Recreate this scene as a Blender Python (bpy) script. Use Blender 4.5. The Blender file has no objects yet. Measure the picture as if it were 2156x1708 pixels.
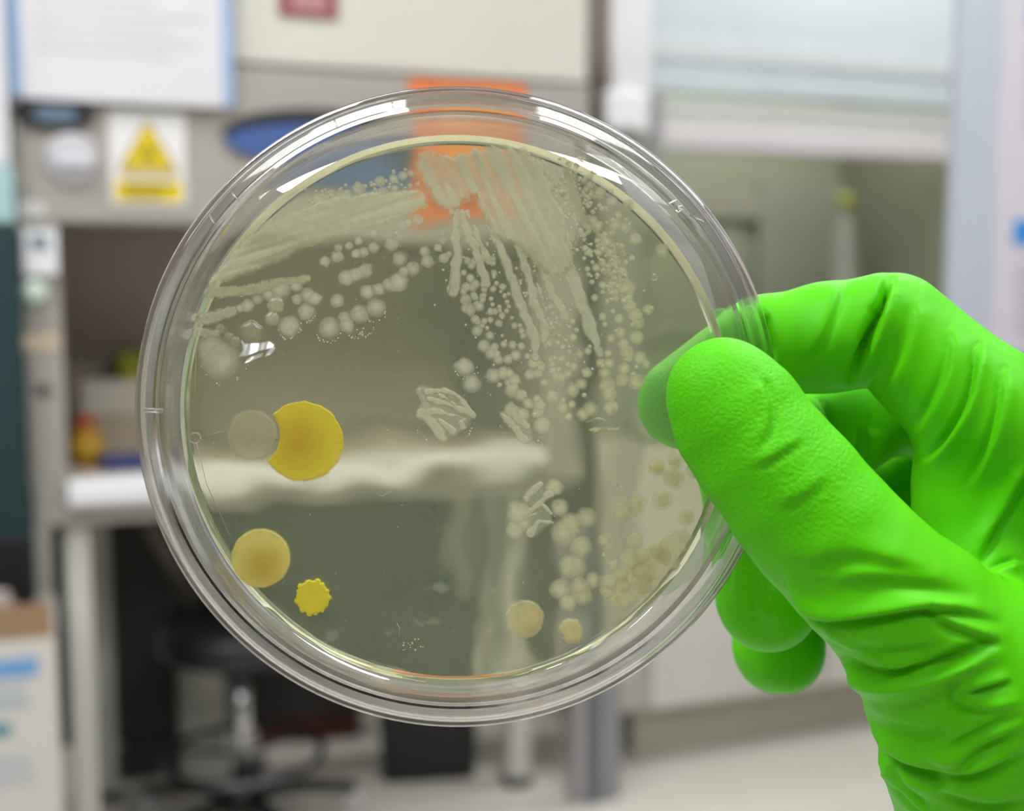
import bpy, bmesh, math, random
import numpy as np
from mathutils import Vector, Matrix

random.seed(7)
RNG = np.random.RandomState(11)
C = bpy.context.scene.collection
sc = bpy.context.scene

# ------------------------------------------------------------------ camera, light, exposure
FPX, CX, CY = 2600.0, 1078.0, 854.0          # focal length in pixels of the 2156 x 1708 frame
EYE = 1.20
PITCH = math.radians(6.0)
cam = bpy.data.objects.new('camera', bpy.data.cameras.new('camera'))
C.objects.link(cam)
cam.location = (0, 0, EYE)
cam.rotation_euler = (math.pi / 2 - PITCH, 0, 0)
cam.data.sensor_width = 36.0
cam.data.lens = 36.0 * FPX / 2156.0
cam.data.clip_start = 0.01
cam.data.clip_end = 50
cam.data.dof.use_dof = True
cam.data.dof.focus_distance = 0.187
cam.data.dof.aperture_fstop = 14.0
sc.camera = cam

w = bpy.data.worlds.new('world'); sc.world = w
w.use_nodes = True
w.node_tree.nodes['Background'].inputs[0].default_value = (0.9, 0.95, 1.0, 1)
w.node_tree.nodes['Background'].inputs[1].default_value = 0.3

sc.view_settings.view_transform = 'Standard'
sc.view_settings.look = 'None'
sc.view_settings.gamma = 1.0
sc.view_settings.exposure = -0.1
sc.view_settings.use_curve_mapping = False
sc.cycles.max_bounces = 9
sc.cycles.diffuse_bounces = 2
sc.cycles.glossy_bounces = 3
sc.cycles.transmission_bounces = 8
sc.cycles.transparent_max_bounces = 20
sc.cycles.use_adaptive_sampling = True
sc.cycles.adaptive_threshold = 0.07
sc.cycles.adaptive_min_samples = 10
sc.cycles.sample_clamp_indirect = 6.0
sc.cycles.use_denoising = True

def ceiling_lamp(x, y, power, sx=1.2, sy=0.3):
    l = bpy.data.lights.new('ceiling_lamp', 'AREA')
    l.shape = 'RECTANGLE'; l.size = sx; l.size_y = sy
    l.energy = power
    l.color = (0.975, 0.985, 1.0)
    o = bpy.data.objects.new('ceiling_lamp', l)
    C.objects.link(o)
    o.location = (x, y, 2.56)
    return o
for lx_ in (-0.95, 0.95):
    for ly_, LAMP in ((-0.9, 11), (0.1, 27), (1.55, 22), (2.9, 22)):
        ceiling_lamp(lx_, ly_, LAMP)

# ------------------------------------------------------------------ camera-space helpers
CAM = Vector((0, 0, EYE))
FW = Vector((0, math.cos(PITCH), -math.sin(PITCH)))
UP = Vector((0, math.sin(PITCH), math.cos(PITCH)))
RT = Vector((1, 0, 0))
def ray(px, py):
    return FW + RT * ((px - CX) / FPX) - UP * ((py - CY) / FPX)
def P(px, py, d):
    return CAM + ray(px, py) * d

# ------------------------------------------------------------------ materials
def lin(c):
    return tuple(((v / 255) / 12.92 if v / 255 <= 0.04045 else ((v / 255 + 0.055) / 1.055) ** 2.4) for v in c)
def nd(nt, t, **kw):
    n = nt.nodes.new(t)
    for k, v in kw.items(): setattr(n, k, v)
    return n
def base_mat(name):
    m = bpy.data.materials.new(name); m.use_nodes = True
    nt = m.node_tree; nt.nodes.clear()
    out = nd(nt, 'ShaderNodeOutputMaterial')
    return m, nt, out
MATS = {}
def mat(name, rgb, rough=0.5, metal=0.0, vary=0.06, scale=6.0, bump=0.0, spec=0.5):
    """plain painted / plastic / steel surface with a little procedural mottling"""
    if name in MATS: return MATS[name]
    m, nt, out = base_mat(name)
    b = nd(nt, 'ShaderNodeBsdfPrincipled')
    c = lin(rgb)
    tc = nd(nt, 'ShaderNodeTexCoord'); no = nd(nt, 'ShaderNodeTexNoise')
    no.inputs['Scale'].default_value = scale; no.inputs['Detail'].default_value = 3
    nt.links.new(tc.outputs['Object'], no.inputs['Vector'])
    mx = nd(nt, 'ShaderNodeMix', data_type='RGBA')
    mx.inputs['A'].default_value = (*[v * (1 - vary) for v in c], 1)
    mx.inputs['B'].default_value = (*[min(1, v * (1 + vary)) for v in c], 1)
    nt.links.new(no.outputs['Fac'], mx.inputs['Factor'])
    nt.links.new(mx.outputs['Result'], b.inputs['Base Color'])
    b.inputs['Roughness'].default_value = rough
    b.inputs['Metallic'].default_value = metal
    b.inputs['Specular IOR Level'].default_value = spec
    if bump:
        bp = nd(nt, 'ShaderNodeBump'); bp.inputs['Strength'].default_value = bump
        bp.inputs['Distance'].default_value = 0.002
        nt.links.new(no.outputs['Fac'], bp.inputs['Height']); nt.links.new(bp.outputs['Normal'], b.inputs['Normal'])
    nt.links.new(b.outputs[0], out.inputs[0])
    MATS[name] = m
    return m

def slab_fresnel(nt, ior):
    # the light leaves a parallel sheet at the angle it came in: no total reflection at the second face
    g = nd(nt, 'ShaderNodeNewGeometry'); mr = nd(nt, 'ShaderNodeMapRange')
    mr.inputs['To Min'].default_value = ior; mr.inputs['To Max'].default_value = 1 / ior
    nt.links.new(g.outputs['Backfacing'], mr.inputs['Value'])
    fr = nd(nt, 'ShaderNodeFresnel'); nt.links.new(mr.outputs[0], fr.inputs[0])
    return fr
def clear_film():
    m, nt, out = base_mat('clear_polystyrene_sheet')
    tr = nd(nt, 'ShaderNodeBsdfTransparent'); tr.inputs[0].default_value = (0.998, 0.998, 0.996, 1)
    gl = nd(nt, 'ShaderNodeBsdfGlossy'); gl.inputs['Roughness'].default_value = 0.03
    fr = slab_fresnel(nt, 1.45)
    mx = nd(nt, 'ShaderNodeMixShader')
    nt.links.new(fr.outputs[0], mx.inputs[0]); nt.links.new(tr.outputs[0], mx.inputs[1]); nt.links.new(gl.outputs[0], mx.inputs[2])
    # faint scuffed haze of the moulded plastic
    df = nd(nt, 'ShaderNodeBsdfDiffuse'); df.inputs[0].default_value = (0.8, 0.82, 0.8, 1)
    m2 = nd(nt, 'ShaderNodeMixShader'); m2.inputs[0].default_value = 0.006
    nt.links.new(mx.outputs[0], m2.inputs[1]); nt.links.new(df.outputs[0], m2.inputs[2])
    nt.links.new(m2.outputs[0], out.inputs[0])
    return m
def clear_rim():
    m, nt, out = base_mat('clear_polystyrene_rim')
    g = nd(nt, 'ShaderNodeBsdfGlass'); g.inputs['IOR'].default_value = 1.5
    g.inputs['Color'].default_value = (0.995, 0.995, 0.985, 1); g.inputs['Roughness'].default_value = 0.0
    tr = nd(nt, 'ShaderNodeBsdfTransparent'); tr.inputs[0].default_value = (0.99, 0.99, 0.985, 1)
    mx = nd(nt, 'ShaderNodeMixShader'); mx.inputs[0].default_value = 0.35
    nt.links.new(g.outputs[0], mx.inputs[1]); nt.links.new(tr.outputs[0], mx.inputs[2])
    nt.links.new(mx.outputs[0], out.inputs[0])
    return m
def agar_mat():
    m, nt, out = base_mat('nutrient_agar')
    tc = nd(nt, 'ShaderNodeTexCoord'); no = nd(nt, 'ShaderNodeTexNoise')
    no.inputs['Scale'].default_value = 70; no.inputs['Detail'].default_value = 1.0
    nt.links.new(tc.outputs['Object'], no.inputs['Vector'])
    bp = nd(nt, 'ShaderNodeBump'); bp.inputs['Strength'].default_value = 0.6; bp.inputs['Distance'].default_value = 0.0012
    nt.links.new(no.outputs['Fac'], bp.inputs['Height'])
    g = nd(nt, 'ShaderNodeBsdfGlass'); g.inputs['IOR'].default_value = 1.33
    g.inputs['Color'].default_value = (0.985, 0.97, 0.86, 1); g.inputs['Roughness'].default_value = 0.0
    nt.links.new(bp.outputs['Normal'], g.inputs['Normal'])
    df = nd(nt, 'ShaderNodeBsdfDiffuse'); df.inputs[0].default_value = (0.62, 0.88, 0.62, 1)  # green reflections of the surroundings put into the haze colour
    tl = nd(nt, 'ShaderNodeBsdfTranslucent'); tl.inputs[0].default_value = (0.74, 0.82, 0.52, 1)
    hz = nd(nt, 'ShaderNodeMixShader'); hz.inputs[0].default_value = 0.4
    nt.links.new(df.outputs[0], hz.inputs[1]); nt.links.new(tl.outputs[0], hz.inputs[2])
    mx = nd(nt, 'ShaderNodeMixShader'); mx.inputs[0].default_value = 0.105
    nt.links.new(g.outputs[0], mx.inputs[1]); nt.links.new(hz.outputs[0], mx.inputs[2])
    nt.links.new(mx.outputs[0], out.inputs[0])
    return m
def growth_mat(name, inner=None, dens=0.85, gloss=0.03):
    """bacterial growth: optical density follows the thickness of the colony"""
    m, nt, out = base_mat(name)
    at = nd(nt, 'ShaderNodeAttribute', attribute_name='thick')
    oi = nd(nt, 'ShaderNodeObjectInfo')
    tc = nd(nt, 'ShaderNodeTexCoord'); no = nd(nt, 'ShaderNodeTexNoise')
    no.inputs['Scale'].default_value = 900; no.inputs['Detail'].default_value = 2
    geo = nd(nt, 'ShaderNodeNewGeometry'); nt.links.new(geo.outputs['Position'], no.inputs['Vector'])
    col = oi.outputs['Color']
    if inner:
        rp = nd(nt, 'ShaderNodeMapRange'); rp.inputs['From Min'].default_value = inner[1]; rp.inputs['From Max'].default_value = inner[2]
        rp.interpolation_type = 'SMOOTHSTEP'
        nt.links.new(at.outputs['Fac'], rp.inputs['Value'])
        mc = nd(nt, 'ShaderNodeMix', data_type='RGBA')
        mc.inputs['B'].default_value = (*inner[0], 1)
        nt.links.new(rp.outputs[0], mc.inputs['Factor']); nt.links.new(col, mc.inputs['A'])
        col = mc.outputs['Result']
    df = nd(nt, 'ShaderNodeBsdfDiffuse'); tl = nd(nt, 'ShaderNodeBsdfTranslucent')
    nt.links.new(col, df.inputs[0]); nt.links.new(col, tl.inputs[0])
    b = nd(nt, 'ShaderNodeMixShader'); b.inputs[0].default_value = 0.4
    nt.links.new(df.outputs[0], b.inputs[1]); nt.links.new(tl.outputs[0], b.inputs[2])
    gl = nd(nt, 'ShaderNodeBsdfGlossy'); gl.inputs['Roughness'].default_value = 0.25
    b2 = nd(nt, 'ShaderNodeMixShader'); b2.inputs[0].default_value = gloss
    nt.links.new(b.outputs[0], b2.inputs[1]); nt.links.new(gl.outputs[0], b2.inputs[2])
    # density = thickness * (0.75 + 0.5*noise) * dens
    ma = nd(nt, 'ShaderNodeMath', operation='MULTIPLY_ADD'); ma.inputs[1].default_value = 0.4; ma.inputs[2].default_value = 0.8
    nt.links.new(no.outputs['Fac'], ma.inputs[0])
    mb = nd(nt, 'ShaderNodeMath', operation='MULTIPLY'); nt.links.new(at.outputs['Fac'], mb.inputs[0]); nt.links.new(ma.outputs[0], mb.inputs[1])
    md = nd(nt, 'ShaderNodeMath', operation='MULTIPLY', use_clamp=True); nt.links.new(mb.outputs[0], md.inputs[0]); md.inputs[1].default_value = dens
    tr = nd(nt, 'ShaderNodeBsdfTransparent')
    mx = nd(nt, 'ShaderNodeMixShader')
    nt.links.new(md.outputs[0], mx.inputs[0]); nt.links.new(tr.outputs[0], mx.inputs[1]); nt.links.new(b2.outputs[0], mx.inputs[2])
    nt.links.new(mx.outputs[0], out.inputs[0])
    return m
def glove_mat():
    m, nt, out = base_mat('green_nitrile')
    b = nd(nt, 'ShaderNodeBsdfPrincipled')
    tc = nd(nt, 'ShaderNodeTexCoord')
    n1 = nd(nt, 'ShaderNodeTexNoise'); n1.inputs['Scale'].default_value = 1900; n1.inputs['Detail'].default_value = 2
    n2 = nd(nt, 'ShaderNodeTexNoise'); n2.inputs['Scale'].default_value = 60; n2.inputs['Detail'].default_value = 3
    nt.links.new(tc.outputs['Object'], n1.inputs['Vector']); nt.links.new(tc.outputs['Object'], n2.inputs['Vector'])
    mx = nd(nt, 'ShaderNodeMix', data_type='RGBA')
    mx.inputs['A'].default_value = (0.07, 0.52, 0.001, 1); mx.inputs['B'].default_value = (0.115, 0.62, 0.002, 1)
    nt.links.new(n2.outputs['Fac'], mx.inputs['Factor']); nt.links.new(mx.outputs['Result'], b.inputs['Base Color'])
    b.inputs['Roughness'].default_value = 0.48
    b.inputs['Specular IOR Level'].default_value = 0.16
    at = nd(nt, 'ShaderNodeAttribute', attribute_name='grain')
    st = nd(nt, 'ShaderNodeMath', operation='MULTIPLY'); st.inputs[1].default_value = 0.42
    nt.links.new(at.outputs['Fac'], st.inputs[0])
    bp = nd(nt, 'ShaderNodeBump'); bp.inputs['Distance'].default_value = 0.0005
    nt.links.new(st.outputs[0], bp.inputs['Strength'])
    nt.links.new(n1.outputs['Fac'], bp.inputs['Height']); nt.links.new(bp.outputs['Normal'], b.inputs['Normal'])
    nt.links.new(b.outputs[0], out.inputs[0])
    return m
def tinted_glass():
    m, nt, out = base_mat('sash_glass')
    tr = nd(nt, 'ShaderNodeBsdfTransparent'); tr.inputs[0].default_value = (0.96, 0.975, 0.975, 1)
    gl = nd(nt, 'ShaderNodeBsdfGlossy'); gl.inputs['Roughness'].default_value = 0.02
    fr = slab_fresnel(nt, 1.5)
    mx = nd(nt, 'ShaderNodeMixShader')
    nt.links.new(fr.outputs[0], mx.inputs[0]); nt.links.new(tr.outputs[0], mx.inputs[1]); nt.links.new(gl.outputs[0], mx.inputs[2])
    nt.links.new(mx.outputs[0], out.inputs[0])
    return m

# ------------------------------------------------------------------ mesh helpers
def link(name, me, m=None, parent=None, smooth=False):
    o = bpy.data.objects.new(name, me); C.objects.link(o)
    if m is not None and len(me.materials) == 0: me.materials.append(m)
    if smooth: me.polygons.foreach_set('use_smooth', [True] * len(me.polygons))
    if parent is not None: o.parent = parent
    return o
def bm_obj(name, bm, m, parent=None, smooth=False):
    me = bpy.data.meshes.new(name); bm.to_mesh(me); bm.free()
    return link(name, me, m, parent, smooth)
def tag(o, label=None, cat=None, group=None, kind=None):
    if label: o['label'] = label
    if cat: o['category'] = cat
    if group: o['group'] = group
    if kind: o['kind'] = kind
    return o
def empty(name, loc, rz=0.0):
    o = bpy.data.objects.new(name, None); C.objects.link(o)
    o.location = loc; o.rotation_euler = (0, 0, rz); o.empty_display_size = 0.05
    return o
def box(name, x0, x1, y0, y1, z0, z1, m, parent=None, bevel=0.004, taper=0.0):
    bm = bmesh.new()
    v = []
    cx, cy = (x0 + x1) / 2, (y0 + y1) / 2
    for z in (z0, z1):
        s = 1 - taper if z == z0 else 1.0
        for (x, y) in ((x0, y0), (x1, y0), (x1, y1), (x0, y1)):
            v.append(bm.verts.new((cx + (x - cx) * s, cy + (y - cy) * s, z)))
    for f in ((0, 3, 2, 1), (4, 5, 6, 7), (0, 1, 5, 4), (1, 2, 6, 5), (2, 3, 7, 6), (3, 0, 4, 7)):
        bm.faces.new([v[i] for i in f])
    if bevel:
        bv = min(bevel, 0.3 * min(abs(x1 - x0), abs(y1 - y0), abs(z1 - z0)))
        bmesh.ops.bevel(bm, geom=bm.edges[:], offset=bv, segments=2, affect='EDGES', profile=0.6)
    return bm_obj(name, bm, m, parent)
def lathe(name, prof, m, parent=None, seg=40, closed=False, center=(0, 0, 0), smooth=True, axis='Z'):
    bm = bmesh.new()
    rings = []
    for i in range(seg):
        a = 2 * math.pi * i / seg
        r_ = []
        for (r, z) in prof:
            p = (r * math.cos(a), r * math.sin(a), z)
            if axis == 'Y': p = (p[0], p[2], p[1])
            r_.append(bm.verts.new((p[0] + center[0], p[1] + center[1], p[2] + center[2])))
        rings.append(r_)
    n = len(prof)
    for i in range(seg):
        a, b = rings[i], rings[(i + 1) % seg]
        for j in range(n if closed else n - 1):
            k = (j + 1) % n
            bm.faces.new((a[j], b[j], b[k], a[k]))
    if not closed:
        for j in (0, n - 1):
            bm.faces.new([rings[i][j] for i in range(seg)])
    bmesh.ops.remove_doubles(bm, verts=bm.verts[:], dist=1e-7)
    bmesh.ops.recalc_face_normals(bm, faces=bm.faces[:])
    o = bm_obj(name, bm, m, parent, smooth)
    return o
def tube(name, pts, r, m, parent=None, seg=10, smooth=True, r_end=None):
    bm = bmesh.new()
    pts = [Vector(p) for p in pts]
    rings = []
    up = Vector((0.13, 0.21, 0.97))
    for i, p in enumerate(pts):
        d = (pts[min(i + 1, len(pts) - 1)] - pts[max(i - 1, 0)]).normalized()
        s = d.cross(up)
        if s.length < 1e-4: s = d.cross(Vector((1, 0, 0)))
        s.normalize(); t = s.cross(d)
        rr = r if r_end is None else r + (r_end - r) * i / (len(pts) - 1)
        rings.append([bm.verts.new(p + s * (math.cos(2 * math.pi * k / seg) * rr) + t * (math.sin(2 * math.pi * k / seg) * rr)) for k in range(seg)])
    for a, b in zip(rings, rings[1:]):
        for k in range(seg):
            bm.faces.new((a[k], a[(k + 1) % seg], b[(k + 1) % seg], b[k]))
    bm.faces.new(rings[0][::-1]); bm.faces.new(rings[-1])
    bmesh.ops.recalc_face_normals(bm, faces=bm.faces[:])
    return bm_obj(name, bm, m, parent, smooth)
def prism(name, pts, y0, y1, m, parent=None):
    """polygon in local x-z, extruded along local y"""
    bm = bmesh.new()
    a = [bm.verts.new((x, y0, z)) for x, z in pts]; b = [bm.verts.new((x, y1, z)) for x, z in pts]
    n = len(pts)
    bm.faces.new(a); bm.faces.new(b[::-1])
    for i in range(n): bm.faces.new((a[i], b[i], b[(i + 1) % n], a[(i + 1) % n]))
    bmesh.ops.recalc_face_normals(bm, faces=bm.faces[:])
    return bm_obj(name, bm, m, parent)
def ellipse_pts(cx, cz, a, b, n=40):
    return [(cx + a * math.cos(2 * math.pi * i / n), cz + b * math.sin(2 * math.pi * i / n)) for i in range(n)]

class Frame:
    """an upright piece of furniture: local x along its front, y into its depth, z up"""
    def __init__(s, name, px, depth, yaw):
        s.o = Vector(((px - CX) * depth / FPX, depth, 0)); s.yaw = math.radians(yaw)
        s.u = Vector((math.cos(s.yaw), math.sin(s.yaw), 0)); s.v = Vector((-math.sin(s.yaw), math.cos(s.yaw), 0))
        s.e = empty(name, s.o, s.yaw)
    def at(s, px, py, w=0.0):
        r = ray(px, py); p0 = s.o + s.v * w
        t = (p0 - CAM).dot(s.v) / r.dot(s.v)
        q = CAM + r * t - s.o
        return q.dot(s.u), q.z
    def ground(s, px, py):
        r = ray(px, py); t = -EYE / r.z
        q = CAM + r * t - s.o
        return q.dot(s.u), q.dot(s.v)
    def rect(s, name, x0, y0, x1, y1, w0, w1, m, parent=None, bevel=0.004):
        ax = s.at(x0, (y0 + y1) / 2, w0)[0]; bx = s.at(x1, (y0 + y1) / 2, w0)[0]
        az = s.at((x0 + x1) / 2, y1, w0)[1]; bz = s.at((x0 + x1) / 2, y0, w0)[1]
        return box(name, ax, bx, w0, w1, az, bz, m, parent or s.e, bevel)
    def sheet(s, e, px, py, w):
        """move an Empty so that it sits in this frame's front plane at a pixel, keeping the frame's yaw"""
        x, z = s.at(px, py, w)
        e.location = s.o + s.u * x + s.v * w + Vector((0, 0, z)); e.rotation_euler = (0, 0, s.yaw)

# ------------------------------------------------------------------ the room
M_WALL = mat('painted_wall', (196, 194, 186), 0.8)
M_FLOOR = mat('vinyl_floor', (216, 211, 200), 0.35, vary=0.05, scale=14)
M_CEIL = mat('ceiling_tile', (225, 225, 222), 0.9)
def plane_box(name, a, b, m):
    o = box(name, a[0], b[0], a[1], b[1], a[2], b[2], m, None, 0)
    o['kind'] = 'structure'
    return o
plane_box('floor', (-2.7, -3.1, -0.05), (3.3, 4.7, 0.0), M_FLOOR)
plane_box('ceiling', (-2.7, -3.1, 2.6), (3.3, 4.7, 2.65), M_CEIL)
plane_box('wall_back', (-2.7, 4.6, 0), (3.3, 4.7, 2.6), M_WALL)
plane_box('wall_left', (-2.8, -3.1, 0), (-2.7, 4.7, 2.6), M_WALL)
plane_box('wall_right', (3.3, -3.1, 0), (3.4, 4.7, 2.6), M_WALL)
plane_box('wall_rear', (-2.7, -3.2, 0), (3.3, -3.1, 2.6), M_WALL)

# ------------------------------------------------------------------ safety cabinet on its stand (left)
M_GREY = mat('grey_enamel', (163, 158, 151), 0.45)
M_CREAM = mat('cream_enamel', (207, 205, 194), 0.5)
M_WHITE = mat('white_plastic', (232, 232, 236), 0.4)
M_STEELDK = mat('worn_steel', (200, 186, 172), 0.5, 0.0)
M_BLACK = mat('black_plastic', (26, 26, 27), 0.4)
M_DARK = mat('dark_grey_plastic', (48, 47, 46), 0.5)
M_LEG = mat('white_tube_steel', (205, 204, 196), 0.35)
M_CHROME = mat('chrome', (205, 205, 208), 0.18, 1.0, vary=0.02)
cab = Frame('safety_cabinet', 490, 2.30, 21)
A = cab.at
tag(cab.e, 'grey and cream biological safety cabinet with open front standing behind the petri dish', 'cabinet')
xl = A(42, 300)[0]; xr = A(1243, 100)[0]
xi0 = A(132, 700)[0]; xi1 = A(1165, 700)[0]
z_top = A(700, -120)[1]; z_seam = A(860, 156)[1]; z_sash = A(280, 470)[1]; z_work = A(280, 1004)[1]
z_bar = A(280, 1058)[1]; z_apr = A(180, 1104)[1]
DEP = 0.62
box('upper_panel', xl, xr, 0.012, DEP, z_seam + 0.004, z_top, M_CREAM, cab.e, 0.008)
box('hood', xl, xr, 0.0, DEP, z_sash, z_seam - 0.004, M_GREY, cab.e, 0.006)
box('side_post', xl, xi0, 0.0, DEP, z_apr, z_sash - 0.001, M_GREY, cab.e, 0.006)
box('side_post', xi1, xr, 0.0, DEP, z_apr, z_sash - 0.001, M_GREY, cab.e, 0.006)
box('back_panel', xi0, xi1, DEP - 0.03, DEP, z_apr, z_sash, M_STEELDK, cab.e, 0)
box('work_tray', xi0, xi1, 0.0, DEP - 0.03, z_apr + 0.03, z_work - 0.004, M_STEELDK, cab.e, 0.002)
box('arm_rest', xi0 - 0.004, xi1 + 0.004, -0.035, 0.04, z_bar, z_work, M_WHITE, cab.e, 0.012)
box('apron', xl, xr, -0.005, 0.05, z_apr, z_bar - 0.002, M_GREY, cab.e, 0.004)
# fittings on the left post
sock = cab.rect('socket', 46, 484, 122, 580, -0.02, 0.0, M_WHITE)
sx0, sz0 = A(84, 520)
box('switch', sx0 - 0.014, sx0 + 0.014, -0.024, -0.02, sz0 - 0.004, sz0 + 0.02, mat('smoke_blue', (120, 140, 150)), sock, 0.002)
kx, kz = A(72, 614)
lathe('knob', [(0.0, -0.03), (0.016, -0.03), (0.02, -0.024), (0.022, -0.004), (0.024, 0.0)], mat('pale_green_plastic', (205, 222, 208)), cab.e, 24, center=(kx, 0, kz), axis='Y')
cab.rect('strip_label', 46, 702, 128, 738, -0.002, 0.0, mat('beige_label', (196, 178, 156)), bevel=0)
kx, kz = A(92, 822)
lathe('screw', [(0.0, -0.006), (0.008, -0.006), (0.012, -0.001), (0.012, 0.0)], M_DARK, cab.e, 16, center=(kx, 0, kz), axis='Y')
cab.rect('strip_label', 42, 424, 96, 456, -0.002, 0.0, mat('pale_label', (208, 205, 202)), bevel=0)
# oval badges on the hood
x, z = A(112, 240); sc_ = 2.2 / FPX
prism('badge_rim', ellipse_pts(x, z, 80 * sc_, 32 * sc_), -0.012, 0.0, M_BLACK, cab.e)
prism('badge_lens', ellipse_pts(x + 0.004, z - 0.002, 44 * sc_, 18 * sc_), -0.016, -0.011, mat('blue_grey_lens', (104, 122, 140), 0.2), cab.e)
x, z = A(676, 298); sc_ = 2.42 / FPX
prism('control_panel', ellipse_pts(x, z + 0.008, 196 * sc_, 54 * sc_), -0.010, 0.0, M_BLACK, cab.e)
prism('membrane', ellipse_pts(x, z - 0.006, 192 * sc_, 40 * sc_), -0.013, -0.0095, mat('blue_membrane', (66, 92, 150), 0.35), cab.e)
# lock / dial
kx, kz = A(150, 335)
lathe('dial', [(0.0, -0.012), (0.036, -0.012), (0.042, -0.010), (0.046, -0.004), (0.048, 0.0)], mat('pale_lilac_plastic', (190, 187, 192)), cab.e, 32, center=(kx, 0, kz), axis='Y')
cab.rect('dial_grip', 118, 326, 196, 350, -0.024, -0.011, mat('pale_lilac_grip', (210, 208, 216)), bevel=0.004)
# legs of the stand
for (pa, pb) in ((146, 200),):
    xa = A(pa, 1400)[0]; xb = A(pb, 1400)[0]
    lg = box('leg', xa, xb, 0.02, 0.02 + (xb - xa), 0.02, z_apr, M_LEG, cab.e, 0.004)
    box('foot', xa - 0.004, xb + 0.004, 0.012, 0.028 + (xb - xa), 0.0, 0.022, M_BLACK, lg, 0.003)
xa, ya = cab.ground(1074, 1662); xb = xa + 0.052
lg = box('leg', xa, xb, ya, ya + 0.052, 0.02, z_apr, M_LEG, cab.e, 0.004)
box('foot', xa - 0.004, xb + 0.004, ya - 0.005, ya + 0.057, 0.0, 0.022, M_BLACK, lg, 0.003)
for xa in (xl + 0.1, xr - 0.12):
    lg = box('leg', xa, xa + 0.05, DEP - 0.08, DEP - 0.03, 0.02, z_apr, M_LEG, cab.e, 0.004)
    box('foot', xa - 0.004, xa + 0.054, DEP - 0.084, DEP - 0.026, 0.0, 0.022, M_BLACK, lg, 0.003)
tube('diagonal_brace', [(A(270, 1100, .4)[0], 0.4, z_apr), (A(420, 1290, .4)[0], 0.4, A(420, 1290, .4)[1])], 0.016, mat('brace_grey', (128, 122, 116)), cab.e)
box('back_shade', xl + 0.03, xr - 0.03, DEP - 0.02, DEP - 0.005, 0.12, z_apr, mat('under_bench_shade', (58, 55, 53), 0.7), cab.e, 0)  # dark sheet standing in for the shade below the cabinet

# things inside the cabinet
def in_cab(name, px0, py0, px1, w0, depth, m, label, cat, h_py=None):
    e = empty(name, (0, 0, 0))
    x0 = A(px0, py0, w0)[0]; x1 = A(px1, py0, w0)[0]
    zt = A((px0 + px1) / 2, py0, w0)[1]
    e.location = cab.o + cab.u * ((x0 + x1) / 2) + cab.v * (w0 + depth / 2) + Vector((0, 0, z_work - 0.004))
    e.rotation_euler = (0, 0, cab.yaw)
    return tag(e, label, cat), (x1 - x0), zt - z_work + 0.004
e, wd, h = in_cab('cardboard_carton', 172, 800, 296, 0.30, 0.14, None, 'beige carton with a white flap standing inside the safety cabinet', 'box')
box('body', -wd / 2, wd / 2, -0.07, 0.07, 0, h * 0.82, mat('beige_carton', (176, 162, 140), 0.8), e, 0.003)
box('flap', -wd / 2, wd / 2, -0.076, -0.07, h * 0.55, h, mat('white_card', (196, 190, 176), 0.8), e, 0)
e, wd, h = in_cab('reagent_bottle', 146, 880, 216, 0.16, 0.09, None, 'amber yellow bottle with a red cap inside the safety cabinet', 'bottle')
r = wd / 2
lathe('body', [(0, 0), (r * .95, 0), (r, 0.006), (r, h * .62), (r * .8, h * .74), (r * .45, h * .8), (r * .45, h * .84)], mat('amber_plastic', (176, 128, 30), 0.3), e, 24)
lathe('cap', [(0, h * .82), (r * .6, h * .82), (r * .6, h * .98), (r * .5, h), (0, h)], mat('red_cap', (190, 72, 40), 0.4), e, 24)
lathe('label_band', [(r * 1.01, h * .15), (r * 1.02, h * .15), (r * 1.02, h * .5), (r * 1.01, h * .5)], mat('yellow_label', (200, 160, 40), 0.6), e, 24, closed=True)
e, wd, h = in_cab('tip_box', 216, 966, 330, 0.10, 0.09, None, 'low dark blue box with a lid on the cabinet tray beside the amber bottle', 'box')
box('body', -wd / 2, wd / 2, -0.045, 0.045, 0, h * 0.7, mat('navy_plastic', (42, 52, 110), 0.4), e, 0.003)
box('lid', -wd / 2 - .002, wd / 2 + .002, -0.047, 0.047, h * 0.7, h, mat('navy_lid', (52, 62, 124), 0.35), e, 0.004)
e, wd, h = in_cab('sharps_bin', 250, 742, 345, 0.46, 0.10, None, 'yellow green bin at the back of the safety cabinet behind the carton', 'bin')
box('body', -wd / 2, wd / 2, -0.05, 0.05, 0, h * 0.88, mat('lime_plastic', (168, 172, 30), 0.5), e, 0.006, 0.1)
box('lid', -wd / 2 - .003, wd / 2 + .003, -0.053, 0.053, h * 0.88, h, mat('lime_lid', (150, 160, 40), 0.5), e, 0.004)

# sheets and stickers on the cabinet
def text_rows(parent, x0, x1, z0, z1, n, y, m, name='print_line', seed=1, hh=0.4):
    rr = random.Random(seed)
    for i in range(n):
        zc = z1 - (i + 0.5) * (z1 - z0) / n; hz = (z1 - z0) / n * hh / 2
        box(name, x0, x0 + (x1 - x0) * rr.uniform(0.6, 1.0), y - 0.0006, y, zc - hz, zc + hz, m, parent, 0)
M_INKGREY = mat('grey_print', (196, 194, 199), 0.7)
M_PAPER = mat('white_paper', (214, 212, 216), 0.6, vary=0.02)
e = empty('notice_sheet', (0, 0, 0)); cab.sheet(e, 262, 212, -0.02)
tag(e, 'white printed notice in a blue edged sleeve hung on the safety cabinet', 'notice')
s_ = 2.2 / FPX
box('sleeve', -222 * s_, 224 * s_, 0, 0.004, 0, 0.42, mat('blue_sleeve_edge', (150, 178, 214), 0.4), e, 0)
box('page', -196 * s_, 202 * s_, -0.003, 0, -0.004, 0.42, M_PAPER, e, 0)
text_rows(e, -170 * s_, 170 * s_, 0.07, 0.38, 14, -0.003, M_INKGREY, seed=3)
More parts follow.
